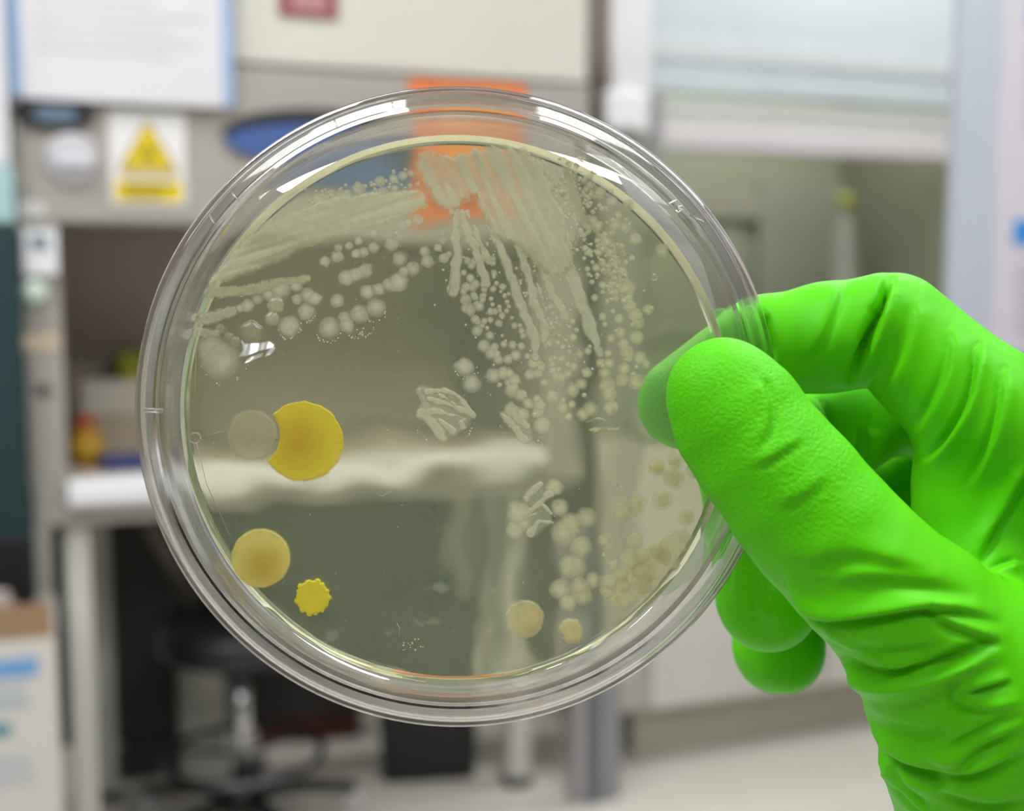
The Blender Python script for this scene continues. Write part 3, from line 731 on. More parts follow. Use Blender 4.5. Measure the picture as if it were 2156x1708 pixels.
SPOTS = {
 'C': "160,680,85 165,870,70 320,810,100 420,865,90 300,1045,115 735,895,95 1155,770,100 1315,730,85 1280,990,125 1050,1080,125 870,1240,100 835,1130,85 625,1270,140 1460,660,90 1590,640,130 1795,440,100 1670,480,70 1610,305,100 1500,100,95 2000,340,90 1965,195,75 860,570,110 990,530,90 1130,470,100 1060,500,80 735,275,85 1000,230,65 1110,205,70 1245,145,75 560,340,75 1035,50,60 900,120,60 750,150,55",
 'A': "770,255,95 1065,145,75 1255,110,60 1390,70,70 1500,40,60 375,335,75 600,330,70 500,330,50 220,440,110 400,490,60 540,470,70 1600,190,45 1490,210,45 1270,250,60 1110,300,80 1010,330,70 820,390,80 1385,770,70 1460,735,60 1600,690,80 1285,875,40 975,880,60 1880,1085,55 1945,980,55 1960,1230,65 2035,1170,45",
 'B': "1340,550,110 1290,740,95 1530,850,140 1240,400,90 940,560,90 1080,470,70 830,600,60 560,1330,250 430,1180,190 300,740,90 430,720,80 550,680,80 680,650,80 1400,320,140",
 'H': "340,90,95 520,60,60 650,90,60 340,250,80 420,280,110 590,220,90 540,170,60 520,450,80 560,500,60 680,480,60 550,660,100 640,560,60 730,610,50 780,740,80 800,80,45 830,185,50 950,230,55 790,310,65 870,310,65 960,290,45 790,460,60 1000,380,60 940,520,70 1050,30,50 1100,140,45 1120,220,50 1080,300,55 1180,420,45 1220,565,60 1320,560,50 1350,660,60 1380,740,60 1000,745,40 1035,900,65 1185,910,75 1345,935,70 675,930,115 860,950,80 800,1060,110 900,1080,80 930,1180,85 1105,1170,85 1245,1100,95 325,1310,160 460,1610,160 840,1460,130 1020,1420,110 1120,1420,90 1220,1540,110 1120,1590,80 955,1630,55 1190,1690,110 1495,1450,95 1460,1110,60 1560,1250,100 1660,1250,80 1700,1310,85 1640,1420,80 1755,1590,75 1850,880,70 1770,930,45 2000,870,50 2090,940,60 2025,750,50 1870,230,55 1905,350,45 1790,260,45 1915,600,45 1960,510,50 2040,550,45 1880,530,35 1870,1170,60 1950,1140,45 1900,1260,70 2070,1160,70 1910,1370,75 2020,1360,60 1970,1500,90 2070,1500,80",
 'G': "125,890,85 215,820,60 105,570,60 25,690,60 545,930,70 620,1020,70 660,960,70 480,1150,60 1070,1340,55 1180,1405,65 1010,1440,60 1145,1490,35 1220,1560,55 1290,1530,45 975,1620,50 1260,1680,55 1030,1160,60 1025,1220,45 900,620,40 1000,900,60 1000,970,60 960,970,55 890,860,60 1500,1300,40 1500,1340,40 1615,1515,40 1430,1070,40 520,1400,80 640,1400,90 600,1250,80 480,1480,70 690,1350,80 660,1560,70 850,1450,60 830,1560,60 520,1640,90 820,1370,50 870,1370,60",
 'I': "1600,545,125 1420,340,110 1240,290,110 1200,430,60 1290,100,70 2080,750,130 1235,970,100 1150,760,120 1060,600,130 940,780,80 760,780,80 1000,960,70 1070,1080,80 830,960,50 740,1080,60 900,1060,80 760,1180,50 920,1190,60 820,1320,60 1370,1130,90 1380,1280,110 1430,1430,160 1450,1560,110 1190,1330,80 1010,1370,70 1010,1500,50 1200,1520,90 1160,1400,50 900,300,110 750,420,60 620,420,60 840,200,90 1060,480,80 680,890,50 550,740,45",
 'J': "1500,210,120 1600,380,130 1650,500,120 1830,275,100 1310,440,95 1015,400,70 1050,540,60 1340,690,95 1260,670,60 1165,790,80 1620,775,125 1390,890,100 1450,1040,130 1460,1120,100 1680,1150,120 1790,1250,80 1620,1310,50 1400,1340,105 1360,1550,120 1610,1580,140 1560,1440,60 1240,80,80 1100,120,60 870,60,70 480,490,60 410,590,45 350,490,45 540,650,60 480,770,75 350,830,45 425,1040,50 600,1080,75 385,1270,60 500,1300,70 400,1430,80 730,1410,95 630,1610,105 1115,1060,70 1130,1240,90 970,1230,80 1050,1420,110 1010,1290,60 750,1020,70 780,940,50",
 'L': "535,640,110 900,530,125 1110,620,55 735,710,50 720,840,100 885,785,75 830,1010,75 1220,870,130 1090,960,115 1590,830,135 1520,450,140 1560,600,130 350,1160,150 300,800,110 260,690,80 290,930,100 100,770,100 10,610,80 220,970,60",
 'K': "1860,540,120 2010,620,110 1850,890,130 2050,970,120 1000,110,20",
 'D': "780,310,115 855,600,120 290,690,170 220,910,120 340,800,120 1235,740,140 1010,830,150 920,960,170 1155,1150,145 1000,1430,150 1080,1430,150 1475,1055,80 1475,1260,40 1740,650,140 1940,545,140 1905,1070,120",
 'E': "690,490,110 920,470,115 940,560,110 790,640,100 1065,395,90 1250,420,95 1240,500,90 1390,330,90 1420,440,90 1300,220,60 1600,120,110 1500,160,120 1650,300,130 1640,430,110 1870,120,90 1800,60,100 1340,620,45",
 'F': "910,440,145 750,740,135 1080,990,110 1180,330,100",
 'M': "1180,1060,110 960,900,110 780,780,90 760,1120,70 660,910,50 820,900,40 720,670,30 1170,880,60 1480,1130,110",
}
spots = []
for k, s in SPOTS.items():
    x0, y0, f = CROPS[k]
    for t in s.split():
        a, b, r_ = map(float, t.split(','))
        spots.append((x0 + a * f, y0 + b * f, r_ * f))
spots.sort(key=lambda t: -t[2])
CREAM = (0.80, 0.80, 0.60)
def tint(px, py):
    f = min(1.0, max(0.0, (px - 1000) / 450)) * min(1.0, max(0.0, (py - 500) / 600 + 0.4))
    j = random.uniform(-0.03, 0.03)
    return (0.80 + 0.10 * f + j, 0.80 + 0.05 * f + j, 0.62 - 0.14 * f + j, 1)
def put(me, px, py, r_px, name='colony', rot=None, col=None, sx=1.0, z=None):
    o = bpy.data.objects.new(name, me); C.objects.link(o); o.parent = agar
    x, y = on_dish(px, py, ZA)
    o.location = (x, y, (ZA if z is None else z) - 0.00002)
    s = r_px * PXM * 1.22
    o.scale = (s * sx, s, s); o.rotation_euler = (0, 0, random.uniform(0, 6.28) if rot is None else rot)
    o.color = col or tint(px, py)
    return o
for i, (x, y, r_) in enumerate(spots[:262]):
    put(PROTO[i % 6], x, y, r_, z=ZA - 0.000004 * (i % 12))
# the rest of the tiny colonies and the grainy specks: too small to pick apart
def scatter(name, items, m, col):
    vs, fs, th = [], [], []
    for (x, y, r_) in items:
        cx, cy = on_dish(x, y, ZA); R = r_ * PXM; b = len(vs)
        vs.append((cx, cy, ZA - 0.00003 - R * 0.35)); th.append(1.0)
        for ring_, q in ((1, 0.6), (2, 1.0)):
            for i in range(8):
                a = i * math.pi / 4 + x
                vs.append((cx + R * q * math.cos(a), cy + R * q * math.sin(a), ZA - 0.00003 - R * 0.35 * (1 - q) ** 0.6)); th.append(1 - q ** 2.5)
        for i in range(8):
            j = (i + 1) % 8
            fs.append((b, b + 1 + i, b + 1 + j)); fs.append((b + 1 + i, b + 9 + i, b + 9 + j, b + 1 + j))
    o = link(name, mesh_thick(name, vs, fs, th, m), None, agar); o.color = col; o['kind'] = 'stuff'
    return o
rq = random.Random(21)
mott = []
for _ in range(150):
    t = rq.random(); mott.append((1205 + 115 * t + rq.gauss(0, 26), 345 + 300 * t + rq.gauss(0, 22), rq.uniform(3.5, 9)))
for _ in range(60): mott.append((rq.gauss(1180, 26), rq.gauss(430, 34), rq.uniform(3, 7)))
for _ in range(60): mott.append((rq.uniform(640, 860), 0, rq.uniform(2.5, 6)))
mott = [(x, 418 - (x - 640) * 0.17 + rq.gauss(0, 10), r_) if y == 0 else (x, y, r_) for x, y, r_ in mott]
scatter('tiny_colonies', [(x, y, r_ * 1.1) for x, y, r_ in spots[262:] + mott], G_CREAM, (0.82, 0.80, 0.58, 1))
sp = []
for _ in range(150):                                    # grain between the streaks
    t = random.random(); sp.append((random.gauss(1090, 70) + 70 * t, 500 + 260 * t + random.gauss(0, 20), random.uniform(1.5, 4)))
for _ in range(70): sp.append((random.gauss(1190, 28), random.gauss(520, 30), random.uniform(1.5, 3.5)))
for (cx, cy, R) in ((693, 697, 24), (645, 660, 18), (742, 690, 20), (770, 690, 16), (790, 655, 20), (608, 690, 22), (980, 772, 21), (470, 760, 45), (935, 870, 62), (1100, 890, 45)):
    for _ in range(14):
        a = random.uniform(0.1, math.pi * 0.95); sp.append((cx + R * 1.08 * math.cos(a) + random.gauss(0, 2), cy + R * 1.08 * math.sin(a) + random.gauss(0, 2), random.uniform(1.2, 2.6)))
for _ in range(16): sp.append((862 + random.gauss(0, 11), 1360 + random.gauss(0, 8), random.uniform(1.6, 2.8)))
G_SPECK = growth_mat('speck_growth', dens=1.0, gloss=0.1)
scatter('grainy_specks', sp, G_SPECK, (0.86, 0.84, 0.68, 1))

# irregular growth: mesh cut from a distance field
def seg_dist(X, Y, pts, hw):
    best = np.full(X.shape, 1e9)
    for (x0, y0), (x1, y1), h0, h1 in zip(pts, pts[1:], hw, hw[1:]):
        dx, dy = x1 - x0, y1 - y0
        t = np.clip(((X - x0) * dx + (Y - y0) * dy) / (dx * dx + dy * dy + 1e-9), 0, 1)
        d = np.hypot(X - x0 - t * dx, Y - y0 - t * dy) - (h0 + (h1 - h0) * t)
        best = np.minimum(best, d)
    return best
def poly_dist(X, Y, pts):
    d = np.full(X.shape, 1e9); ins = np.zeros(X.shape, bool)
    for (x0, y0), (x1, y1) in zip(pts, pts[1:] + pts[:1]):
        dx, dy = x1 - x0, y1 - y0
        t = np.clip(((X - x0) * dx + (Y - y0) * dy) / (dx * dx + dy * dy), 0, 1)
        d = np.minimum(d, np.hypot(X - x0 - t * dx, Y - y0 - t * dy))
        c_ = ((y0 > Y) != (y1 > Y)) & (X < (x1 - x0) * (Y - y0) / (y1 - y0 + 1e-12) + x0)
        ins ^= c_
    return np.where(ins, -d, d)
def wob(X, Y, s, seed):
    r2 = np.random.RandomState(seed); v = 0
    for k in range(7):
        a = r2.uniform(0, 6.28); f = s * r2.uniform(0.6, 2.2)
        v = v + np.sin((X * math.cos(a) + Y * math.sin(a)) * f + r2.uniform(0, 6.28))
    return v / 2.6
def patch(name, dist, bbox, m, col, edge, step=3.0, height=0.0005, rough=3.0, streak=None, parent=None, dens=1.0, seed=1, lift=0.00003):
    x0, y0, x1, y1 = bbox
    xs = np.arange(x0, x1 + step, step); ys = np.arange(y0, y1 + step, step)
    X, Y = np.meshgrid(xs, ys)
    D = dist(X, Y) + rough * wob(X, Y, 0.12, seed) + 0.5 * rough * wob(X, Y, 0.33, seed + 9)
    T = np.clip(-D / edge, 0, 1); T = T * T * (3 - 2 * T)
    if streak is not None: T = T * streak(X, Y)
    keep = (T > 0.0)
    keep = keep[:-1, :-1] | keep[1:, :-1] | keep[:-1, 1:] | keep[1:, 1:]
    used = np.zeros(X.shape, bool)
    used[:-1, :-1] |= keep; used[1:, :-1] |= keep; used[:-1, 1:] |= keep; used[1:, 1:] |= keep
    idx = -np.ones(X.shape, int); idx[used] = np.arange(used.sum())
    vs = []
    for px, py, t in zip(X[used], Y[used], T[used]):
        a, b = on_dish(px, py, ZA); vs.append((a, b, ZA - lift - height * math.sqrt(max(t, 0))))
    J, I = np.nonzero(keep)
    fs = np.stack([idx[J, I], idx[J, I + 1], idx[J + 1, I + 1], idx[J + 1, I]], 1).tolist()
    o = link(name, mesh_thick(name, vs, fs, T[used] * dens, m), None, parent or agar); o.color = (*col, 1)
    return o
def cpt(k, pts):
    x0, y0, f = CROPS[k]
    return [(x0 + a * f, y0 + b * f) for a, b in pts]
def streak(k, pts, hw, seed, col=CREAM, dens=0.95):
    fat = (1.0, 0.0) if k in ('K', 'D', 'L') else (1.12, 1.0)
    f = CROPS[k][2] if k else 1.0
    q = cpt(k, pts) if k else pts
    h = [v * f * fat[0] + fat[1] for v in hw]
    m_ = max(h) + 8
    bb = (min(p[0] for p in q) - m_, min(p[1] for p in q) - m_, max(p[0] for p in q) + m_, max(p[1] for p in q) + m_)
    return patch('streak', lambda X, Y: seg_dist(X, Y, q, h), bb, G_CREAM, col, max(3.5, max(h) * 0.5), 2.0, 0.00018, 1.8, None, dens=dens, seed=seed)
streak('G', [(350, 60), (330, 500), (370, 900), (320, 1200), (300, 1480)], [80, 95, 90, 110, 115], 1)
streak('G', [(430, 60), (560, 500), (680, 700), (760, 950), (880, 1330)], [55, 75, 75, 80, 80], 2)
streak('G', [(540, 60), (660, 330), (760, 560), (820, 720), (930, 960)], [35, 45, 50, 55, 60], 3)
streak(None, cpt('G', [(880, 100), (950, 400), (1120, 640), (1230, 900), (1330, 1200), (1450, 1600)]) + cpt('H', [(1370, 300), (1490, 560), (1590, 800), (1590, 1000), (1610, 1150)]),
       [6, 7, 9, 10, 10.5, 11, 11, 10.5, 12, 8, 8], 4)
streak(None, cpt('G', [(1420, 480), (1530, 850), (1620, 1150), (1700, 1400)]) + cpt('H', [(1560, 100), (1680, 350), (1760, 560), (1790, 720), (1750, 820)]),
       [7, 9, 9, 9, 9.5, 9.5, 8, 9, 7], 5)
streak('G', [(1800, 1350), (1850, 1500), (1900, 1640)], [22, 30, 30], 6)
streak(None, cpt('G', [(1750, 600), (1900, 1000), (2000, 1300), (2100, 1600)]) + cpt('J', [(270, 250), (340, 420)]), [9, 11, 11, 10, 10, 8], 7)
streak(None, cpt('I', [(250, 800), (420, 1100), (560, 1400), (640, 1680)]) + cpt('J', [(680, 250), (760, 450), (790, 650), (870, 800), (900, 950), (960, 1080)]),
       [12, 14, 15, 15, 14, 15, 15, 11, 9, 9], 8)
streak('M', [(330, 350), (420, 700), (520, 1000), (640, 1350), (760, 1600)], [60, 80, 90, 90, 60], 9, dens=0.5)
streak('I', [(760, 150), (900, 420), (1050, 640), (1100, 760)], [30, 40, 40, 30], 10, dens=0.4)
streak(None, [(385, 704), (420, 700), (455, 702)], [10, 12, 9], 12, dens=0.7)
streak(None, [(402, 668), (440, 672), (490, 655)], [9, 11, 10], 13, dens=0.8)
streak(None, [(648, 586), (590, 596), (520, 612), (440, 618)], [8, 10, 12, 12], 14, dens=0.9, col=(0.72, 0.74, 0.48))
# folded mucoid colonies
streak('K', [(330, 560), (600, 540), (830, 590), (960, 700), (1080, 880), (1170, 1010)], [70, 70, 60, 60, 60, 70], 16)
streak('K', [(380, 690), (650, 760), (880, 850), (1130, 980)], [70, 55, 60, 60], 17)
streak('K', [(560, 620), (720, 700), (830, 790)], [35, 28, 28], 18)
streak('K', [(200, 960), (420, 900), (700, 960), (900, 1000), (1000, 1060)], [100, 100, 50, 50, 50], 19)
streak('K', [(300, 1000), (450, 1120), (560, 1300), (620, 1380)], [100, 120, 120, 90], 20)
streak('K', [(560, 1060), (680, 1160), (800, 1280)], [60, 60, 70], 21)
streak('K', [(960, 1100), (980, 1180)], [80, 80], 22)
streak('K', [(180, 520), (230, 640), (300, 800)], [60, 80, 90], 23, dens=0.5)
streak('K', [(1680, 960), (1850, 1150), (2000, 1330), (2080, 1440)], [60, 80, 80, 80], 24)
streak('K', [(1850, 900), (2000, 1080), (2120, 1180)], [90, 100, 90], 25)
streak('L', [(1160, 1110), (1340, 1030), (1520, 1080), (1640, 1120), (1720, 1110)], [30, 32, 26, 20, 25], 26, col=(0.75, 0.72, 0.45))
streak('L', [(1200, 1240), (1310, 1250), (1450, 1220), (1620, 1240), (1740, 1230), (1740, 1150)], [45, 65, 30, 24, 22, 20], 27, col=(0.75, 0.72, 0.45))
streak('D', [(400, 480), (420, 420), (520, 330), (580, 260)], [60, 65, 60, 40], 28)
streak('D', [(700, 400), (600, 520), (450, 630), (380, 740)], [70, 60, 55, 60], 29)
streak('D', [(620, 550), (700, 640), (790, 720)], [22, 25, 30], 30)
streak('D', [(400, 760), (480, 690), (600, 650), (680, 680)], [30, 25, 18, 18], 31)
streak('D', [(430, 950), (560, 800), (700, 790), (760, 810)], [80, 60, 50, 20], 32)
def film(k, pts, seed, dens=0.5):
    q = cpt(k, pts)
    bb = (min(p[0] for p in q) - 8, min(p[1] for p in q) - 8, max(p[0] for p in q) + 8, max(p[1] for p in q) + 8)
    return patch('mucoid_film', lambda X, Y: poly_dist(X, Y, q), bb, G_CREAM, CREAM, 9, 2.4, 0.0001, 1.5, None, dens=dens, seed=seed)
film('K', [(100, 500), (200, 400), (450, 470), (760, 500), (960, 620), (1120, 850), (1230, 980), (1150, 1100), (1080, 1200), (1000, 1260), (850, 1420), (600, 1440), (430, 1300), (330, 1130), (180, 1100), (90, 960), (150, 850), (230, 720), (110, 600)], 71, 0.45)
film('K', [(1620, 930), (1780, 800), (1920, 760), (2000, 860), (2140, 1000), (2200, 1150), (2280, 1280), (2250, 1450), (2120, 1510), (1980, 1430), (1830, 1220), (1680, 1120)], 72, 0.5)
film('D', [(300, 420), (430, 280), (560, 190), (640, 260), (720, 420), (700, 500), (640, 540), (760, 700), (780, 800), (680, 880), (560, 1000), (440, 1040), (380, 1000), (330, 800), (420, 600), (330, 520)], 73, 0.45)
# dense lawns where the loop was first streaked
def fan(X, Y):
    t = (Y - 430) + (X - 890) * 0.30
    return 0.62 + 0.38 * np.clip(wob(t * 1.0, X * 0.05, 0.22, 5) + 0.35, 0, 1)
LAWN_L = [(905, 400), (905, 440), (860, 462), (800, 482), (720, 506), (640, 530), (590, 556), (520, 582), (440, 612), (432, 590), (470, 545), (510, 500), (560, 462), (640, 432), (700, 412), (760, 400), (800, 402), (850, 395)]
patch('streak_lawn', lambda X, Y: poly_dist(X, Y, LAWN_L), (420, 380, 915, 625), G_CREAM, (0.82, 0.83, 0.58), 16, 3.0, 0.0005, 2.5, fan, dens=1.1, seed=51)
def smear(X, Y):
    t = (X - 900) - (Y - 320) * 0.42
    return 0.66 + 0.34 * np.clip(wob(t * 1.0, Y * 0.12, 0.16, 8) + 0.5, 0, 1)
LAWN_T = [(876, 318), (905, 308), (930, 322), (962, 322), (1000, 306), (1060, 300), (1110, 312), (1150, 335), (1172, 400), (1200, 470), (1215, 560), (1180, 600), (1140, 580), (1110, 560), (1085, 520), (1060, 520), (1035, 500), (1015, 470), (995, 420), (975, 440), (950, 462), (918, 440), (890, 400), (866, 350)]
patch('streak_lawn', lambda X, Y: poly_dist(X, Y, LAWN_T), (850, 290, 1230, 615), G_CREAM, (0.80, 0.78, 0.56), 18, 3.0, 0.0005, 3.0, smear, dens=1.15, seed=52)
LAWN_R = [(1290, 1215), (1340, 1165), (1400, 1120), (1450, 1100), (1465, 1130), (1430, 1200), (1370, 1260), (1310, 1290), (1270, 1270)]
patch('streak_lawn', lambda X, Y: poly_dist(X, Y, LAWN_R), (1250, 1080, 1480, 1310), G_CREAM, (0.92, 0.86, 0.52), 18, 4.0, 0.0001, 3.0, None, dens=0.8, seed=53)

# large pigmented colonies
G_ORANGE = growth_mat('orange_pigment', ((0.72, 0.48, 0.01), 0.55, 1.02), dens=1.6)
G_YELLOW = growth_mat('yellow_pigment', ((0.64, 0.45, 0.03), 0.5, 1.04), dens=1.5)
G_LEMON = growth_mat('lemon_pigment', ((0.90, 0.76, 0.01), 0.2, 0.9), dens=1.6)
G_PALE = growth_mat('pale_pigment', ((0.72, 0.64, 0.36), 0.5, 1.0), dens=0.55)
G_TAN = growth_mat('tan_pigment', ((0.86, 0.74, 0.36), 0.3, 0.8), dens=0.95)
def big(name, f, bbox, m, col, edge, seed, dens=1.0, rough=1.2, height=0.0009, label=None, streak=None):
    o = patch(name, f, bbox, m, col, edge, 1.8, height, rough, streak, seed=seed, dens=dens)
    if label: o['label'] = label
    return o
def disc(cx, cy, rx, ry=None):
    ry = ry or rx
    return lambda X, Y: (np.hypot((X - cx) / rx, (Y - cy) / ry) - 1) * min(rx, ry)
def crescent(X, Y):
    d = disc(638, 930, 88, 87)(X, Y)
    b = disc(519, 916, 68, 66)(X, Y)
    return np.maximum(d, -b)
def centre_dark(cx, cy, R):
    # thickness falls from the middle of the colony; edge stays opaque
    return lambda X, Y: 0.62 + 0.38 * np.clip(1 - np.hypot(X - cx, Y - cy) / R, 0, 1)
big('colony', crescent, (555, 835, 735, 1025), G_ORANGE, (0.90, 0.74, 0.03), 6, 61, rough=1.0, label='orange yellow crescent colony', streak=centre_dark(628, 930, 78))
big('colony', disc(531, 917, 59), (462, 845, 605, 990), G_PALE, (0.62, 0.62, 0.44), 12, 62, dens=0.8, label='pale translucent colony')
big('colony', disc(550, 1175, 65), (480, 1100, 620, 1250), G_YELLOW, (0.92, 0.81, 0.22), 7, 63, rough=0.5, label='smooth yellow colony', streak=centre_dark(556, 1190, 66))
rk = random.Random(5)
KNOBS = [(659 + 33.5 * math.cos(a), 1257 + 34.5 * math.sin(a), rk.uniform(5.5, 8.5)) for a in [k * 0.42 + rk.uniform(-0.17, 0.17) for k in range(15)]]
def knobbly(X, Y):
    d = disc(659, 1257, 37)(X, Y)
    for a, b, c_ in KNOBS: d = np.minimum(d, np.hypot(X - a, Y - b) - c_)
    return d
big('colony', knobbly, (605, 1205, 712, 1310), G_LEMON, (0.94, 0.84, 0.05), 5, 64, rough=0.5, label='small knobbly lemon yellow colony')
big('colony', disc(1104, 1303, 44), (1050, 1250, 1160, 1358), G_TAN, (0.80, 0.78, 0.54), 8, 65, dens=1.0, label='round colony with a tan centre', streak=centre_dark(1112, 1303, 44))
big('colony', disc(1202, 1330, 32), (1160, 1288, 1245, 1372), G_TAN, (0.80, 0.78, 0.52), 14, 66, dens=1.0, rough=2.0, label='fuzzy tan colony')
big('colony', disc(1382, 985, 26), (1345, 950, 1420, 1020), G_TAN, (0.80, 0.62, 0.24), 26, 67, dens=0.9, label='hazy orange colony')
big('colony', disc(1420, 972, 24), (1388, 940, 1455, 1005), G_TAN, (0.80, 0.66, 0.26), 26, 68, dens=0.8, label='hazy orange colony')
# wet, shiny colonies near the left edge
for i, (x, y, r_) in enumerate(((530, 699, 22), (464, 693, 9), (482, 710, 9), (496, 720, 10), (581, 642, 15), (573, 671, 13))):
    put(WET[i % 2], x, y, r_, z=ZA - 0.0001, col=(0.75, 0.70, 0.42, 1))
# greasy smudges and dust
for i, (x, y, rx, ry) in enumerate(((1000, 1325, 40, 7), (920, 1240, 26, 12), (1030, 1240, 10, 8), (900, 1310, 40, 8), (800, 1330, 16, 6), (700, 1335, 14, 16))):
    o = patch('smudge', disc(x, y, rx, ry), (x - rx - 14, y - ry - 14, x + rx + 14, y + ry + 14), G_SPECK, (0.8, 0.78, 0.66), 10, 2.4, 0.00002, 6.0, None, dens=0.22, seed=80 + i)
rq = random.Random(9); dust = []
for _ in range(170):
    a = rq.uniform(0, 6.28); r_ = 540 * math.sqrt(rq.random()); dust.append((948 + r_ * math.cos(a), 865 + r_ * math.sin(a), rq.uniform(0.8, 1.7)))
scatter('dust', dust, G_SPECK, (0.86, 0.85, 0.76, 1))
# glare put into shape: tilted wedge of clear slime that catches the ceiling lamps
G_GLARE = growth_mat('glare_slime', dens=0.9, gloss=0.75)
def slime(pts, seed):
    q = pts
    xs = [p[0] for p in q]; ys = [p[1] for p in q]; step = 1.6
    X, Y = np.meshgrid(np.arange(min(xs) - 3, max(xs) + 3, step), np.arange(min(ys) - 3, max(ys) + 3, step))
    D = poly_dist(X, Y, q); T = np.clip(-D / 3.0, 0, 1)
    Z = (0.30 * (Y - min(ys)) - 0.10 * (X - min(xs)) + 6 + 1.2 * wob(X, Y, 0.10, seed)) * PXM
    idx = np.arange(X.size).reshape(X.shape); vs = []
    for px, py, z_ in zip(X.ravel(), Y.ravel(), Z.ravel()):
        a, b = on_dish(px, py, ZA); vs.append((a, b, ZA - max(z_, 0.00005)))
    k_ = (T[:-1, :-1] + T[1:, 1:] + T[1:, :-1] + T[:-1, 1:]) > 0
    J, I = np.nonzero(k_)
    fs = np.stack([idx[J, I], idx[J, I + 1], idx[J + 1, I + 1], idx[J + 1, I]], 1).tolist()
    o = link('glare_drop', mesh_thick('glare_drop', vs, fs, T.ravel(), G_GLARE), None, agar); o.color = (0.7, 0.7, 0.55, 1)
slime([(508, 715), (518, 724), (545, 722), (572, 716), (582, 724), (574, 734), (545, 742), (520, 753), (503, 754), (512, 738)], 3)
slime([(513, 769), (522, 756), (540, 746), (556, 741), (554, 750), (535, 761)], 4)
slime([(557, 755), (562, 742), (574, 731), (582, 730), (580, 739), (570, 749)], 5)
# small gas bubbles and fibres on the lid
for (x, y, r_) in ((411, 922, 11), (1377, 583, 7), (1306, 1021, 5), (508, 620, 4), (537, 611, 6)):
    a, b = on_dish(x, y, ZA - 0.0003)
    n = 24
    tube('bubble', [(a + r_ * PXM * math.cos(2 * math.pi * i / n), b + r_ * PXM * math.sin(2 * math.pi * i / n), ZA - 0.0003) for i in range(n + 1)], 0.00010, M_NIB, agar, 6)
M_FIB = mat('pale_fibre', (176, 178, 160), 0.6)
for pts in ([(795, 1042), (806, 1045), (816, 1038), (824, 1036)], [(414, 705), (411, 800), (411, 911)], [(414, 932), (435, 1020), (485, 1130)], [(424, 920), (470, 908)],
            [(955, 560), (948, 600), (941, 640)], [(840, 1340), (842, 1325), (836, 1312)]):
    stroke(pts, ZA - 0.0004, 0.00005, M_FIB, 'fibre', agar)

# ------------------------------------------------------------------ the gloved hand: one continuous surface
def q3(px, py, d):
    return np.array([(px - CX) * d / FPX, (py - CY) * d / FPX, d]) * 1000.0        # camera space, millimetres
def chain(nodes, k=1.5, flat=1.0):
    return [(q3(a, b, c_), r_) for a, b, c_, r_ in nodes], k, flat
LIMBS = [
    # thumb, thenar, wrist
    (chain([(1525, 833, .1772, 8.4), (1556, 884, .1768, 9.3), (1612, 962, .1759, 9.7), (1670, 1038, .1750, 10.0), (1737, 1116, .1745, 10.2), (1805, 1188, .1742, 10.4), (1862, 1244, .1746, 10.8), (1920, 1298, .1757, 11.5), (2060, 1450, .182, 16.6), (2150, 1700, .194, 19.0), (2215, 1980, .205, 21.5), (2290, 2400, .215, 26.0)], 1.5, 1.06), 0.0),
    # index
    (chain([(1442, 848, .2075, 7.9), (1610, 733, .2062, 8.5), (1740, 712, .2046, 8.9), (1856, 694, .203, 9.3)], 1.6), 1.0),
    (chain([(1880, 694, .203, 9.2), (2077, 880, .198, 10.7), (2290, 1040, .197, 12.5)], 3.0), 0.25),
    # web and palm
    (chain([(2050, 1020, .2005, 9.8), (2062, 1240, .199, 10.5), (2120, 1420, .197, 14.0)], 5.0), 4.0),
    (chain([(2290, 1040, .199, 13.0), (2260, 1400, .205, 16.0), (2200, 1750, .209, 19.0)], 5.0), 5.0),
    (chain([(2330, 980, .222, 12.0), (2320, 1300, .222, 15.0), (2230, 1750, .214, 18.0)], 5.0), 4.0),
    (chain([(2340, 1100, .242, 11.5), (2320, 1400, .236, 13.0), (2240, 1750, .220, 16.0)], 5.0), 4.0),
    (chain([(2330, 1200, .258, 10.5), (2300, 1450, .246, 12.0), (2240, 1750, .224, 15.0)], 5.0), 4.0),
    # middle
    (chain([(2330, 980, .222, 11.5), (1875, 832, .2255, 9.8), (1594, 1005, .2195, 9.6), (1616, 1262, .2155, 9.0)], 2.0), 1.0),
    # ring
    (chain([(2340, 1100, .242, 11.0), (1900, 1020, .2440, 9.2), (1640, 1160, .2385, 8.9), (1641, 1364, .2340, 8.7)], 2.0), 1.0),
    # little finger
    (chain([(2330, 1200, .258, 10.0), (2000, 1150, .262, 8.0), (1840, 1120, .258, 7.6), (1780, 1225, .252, 7.2)], 2.0), 1.0),
]
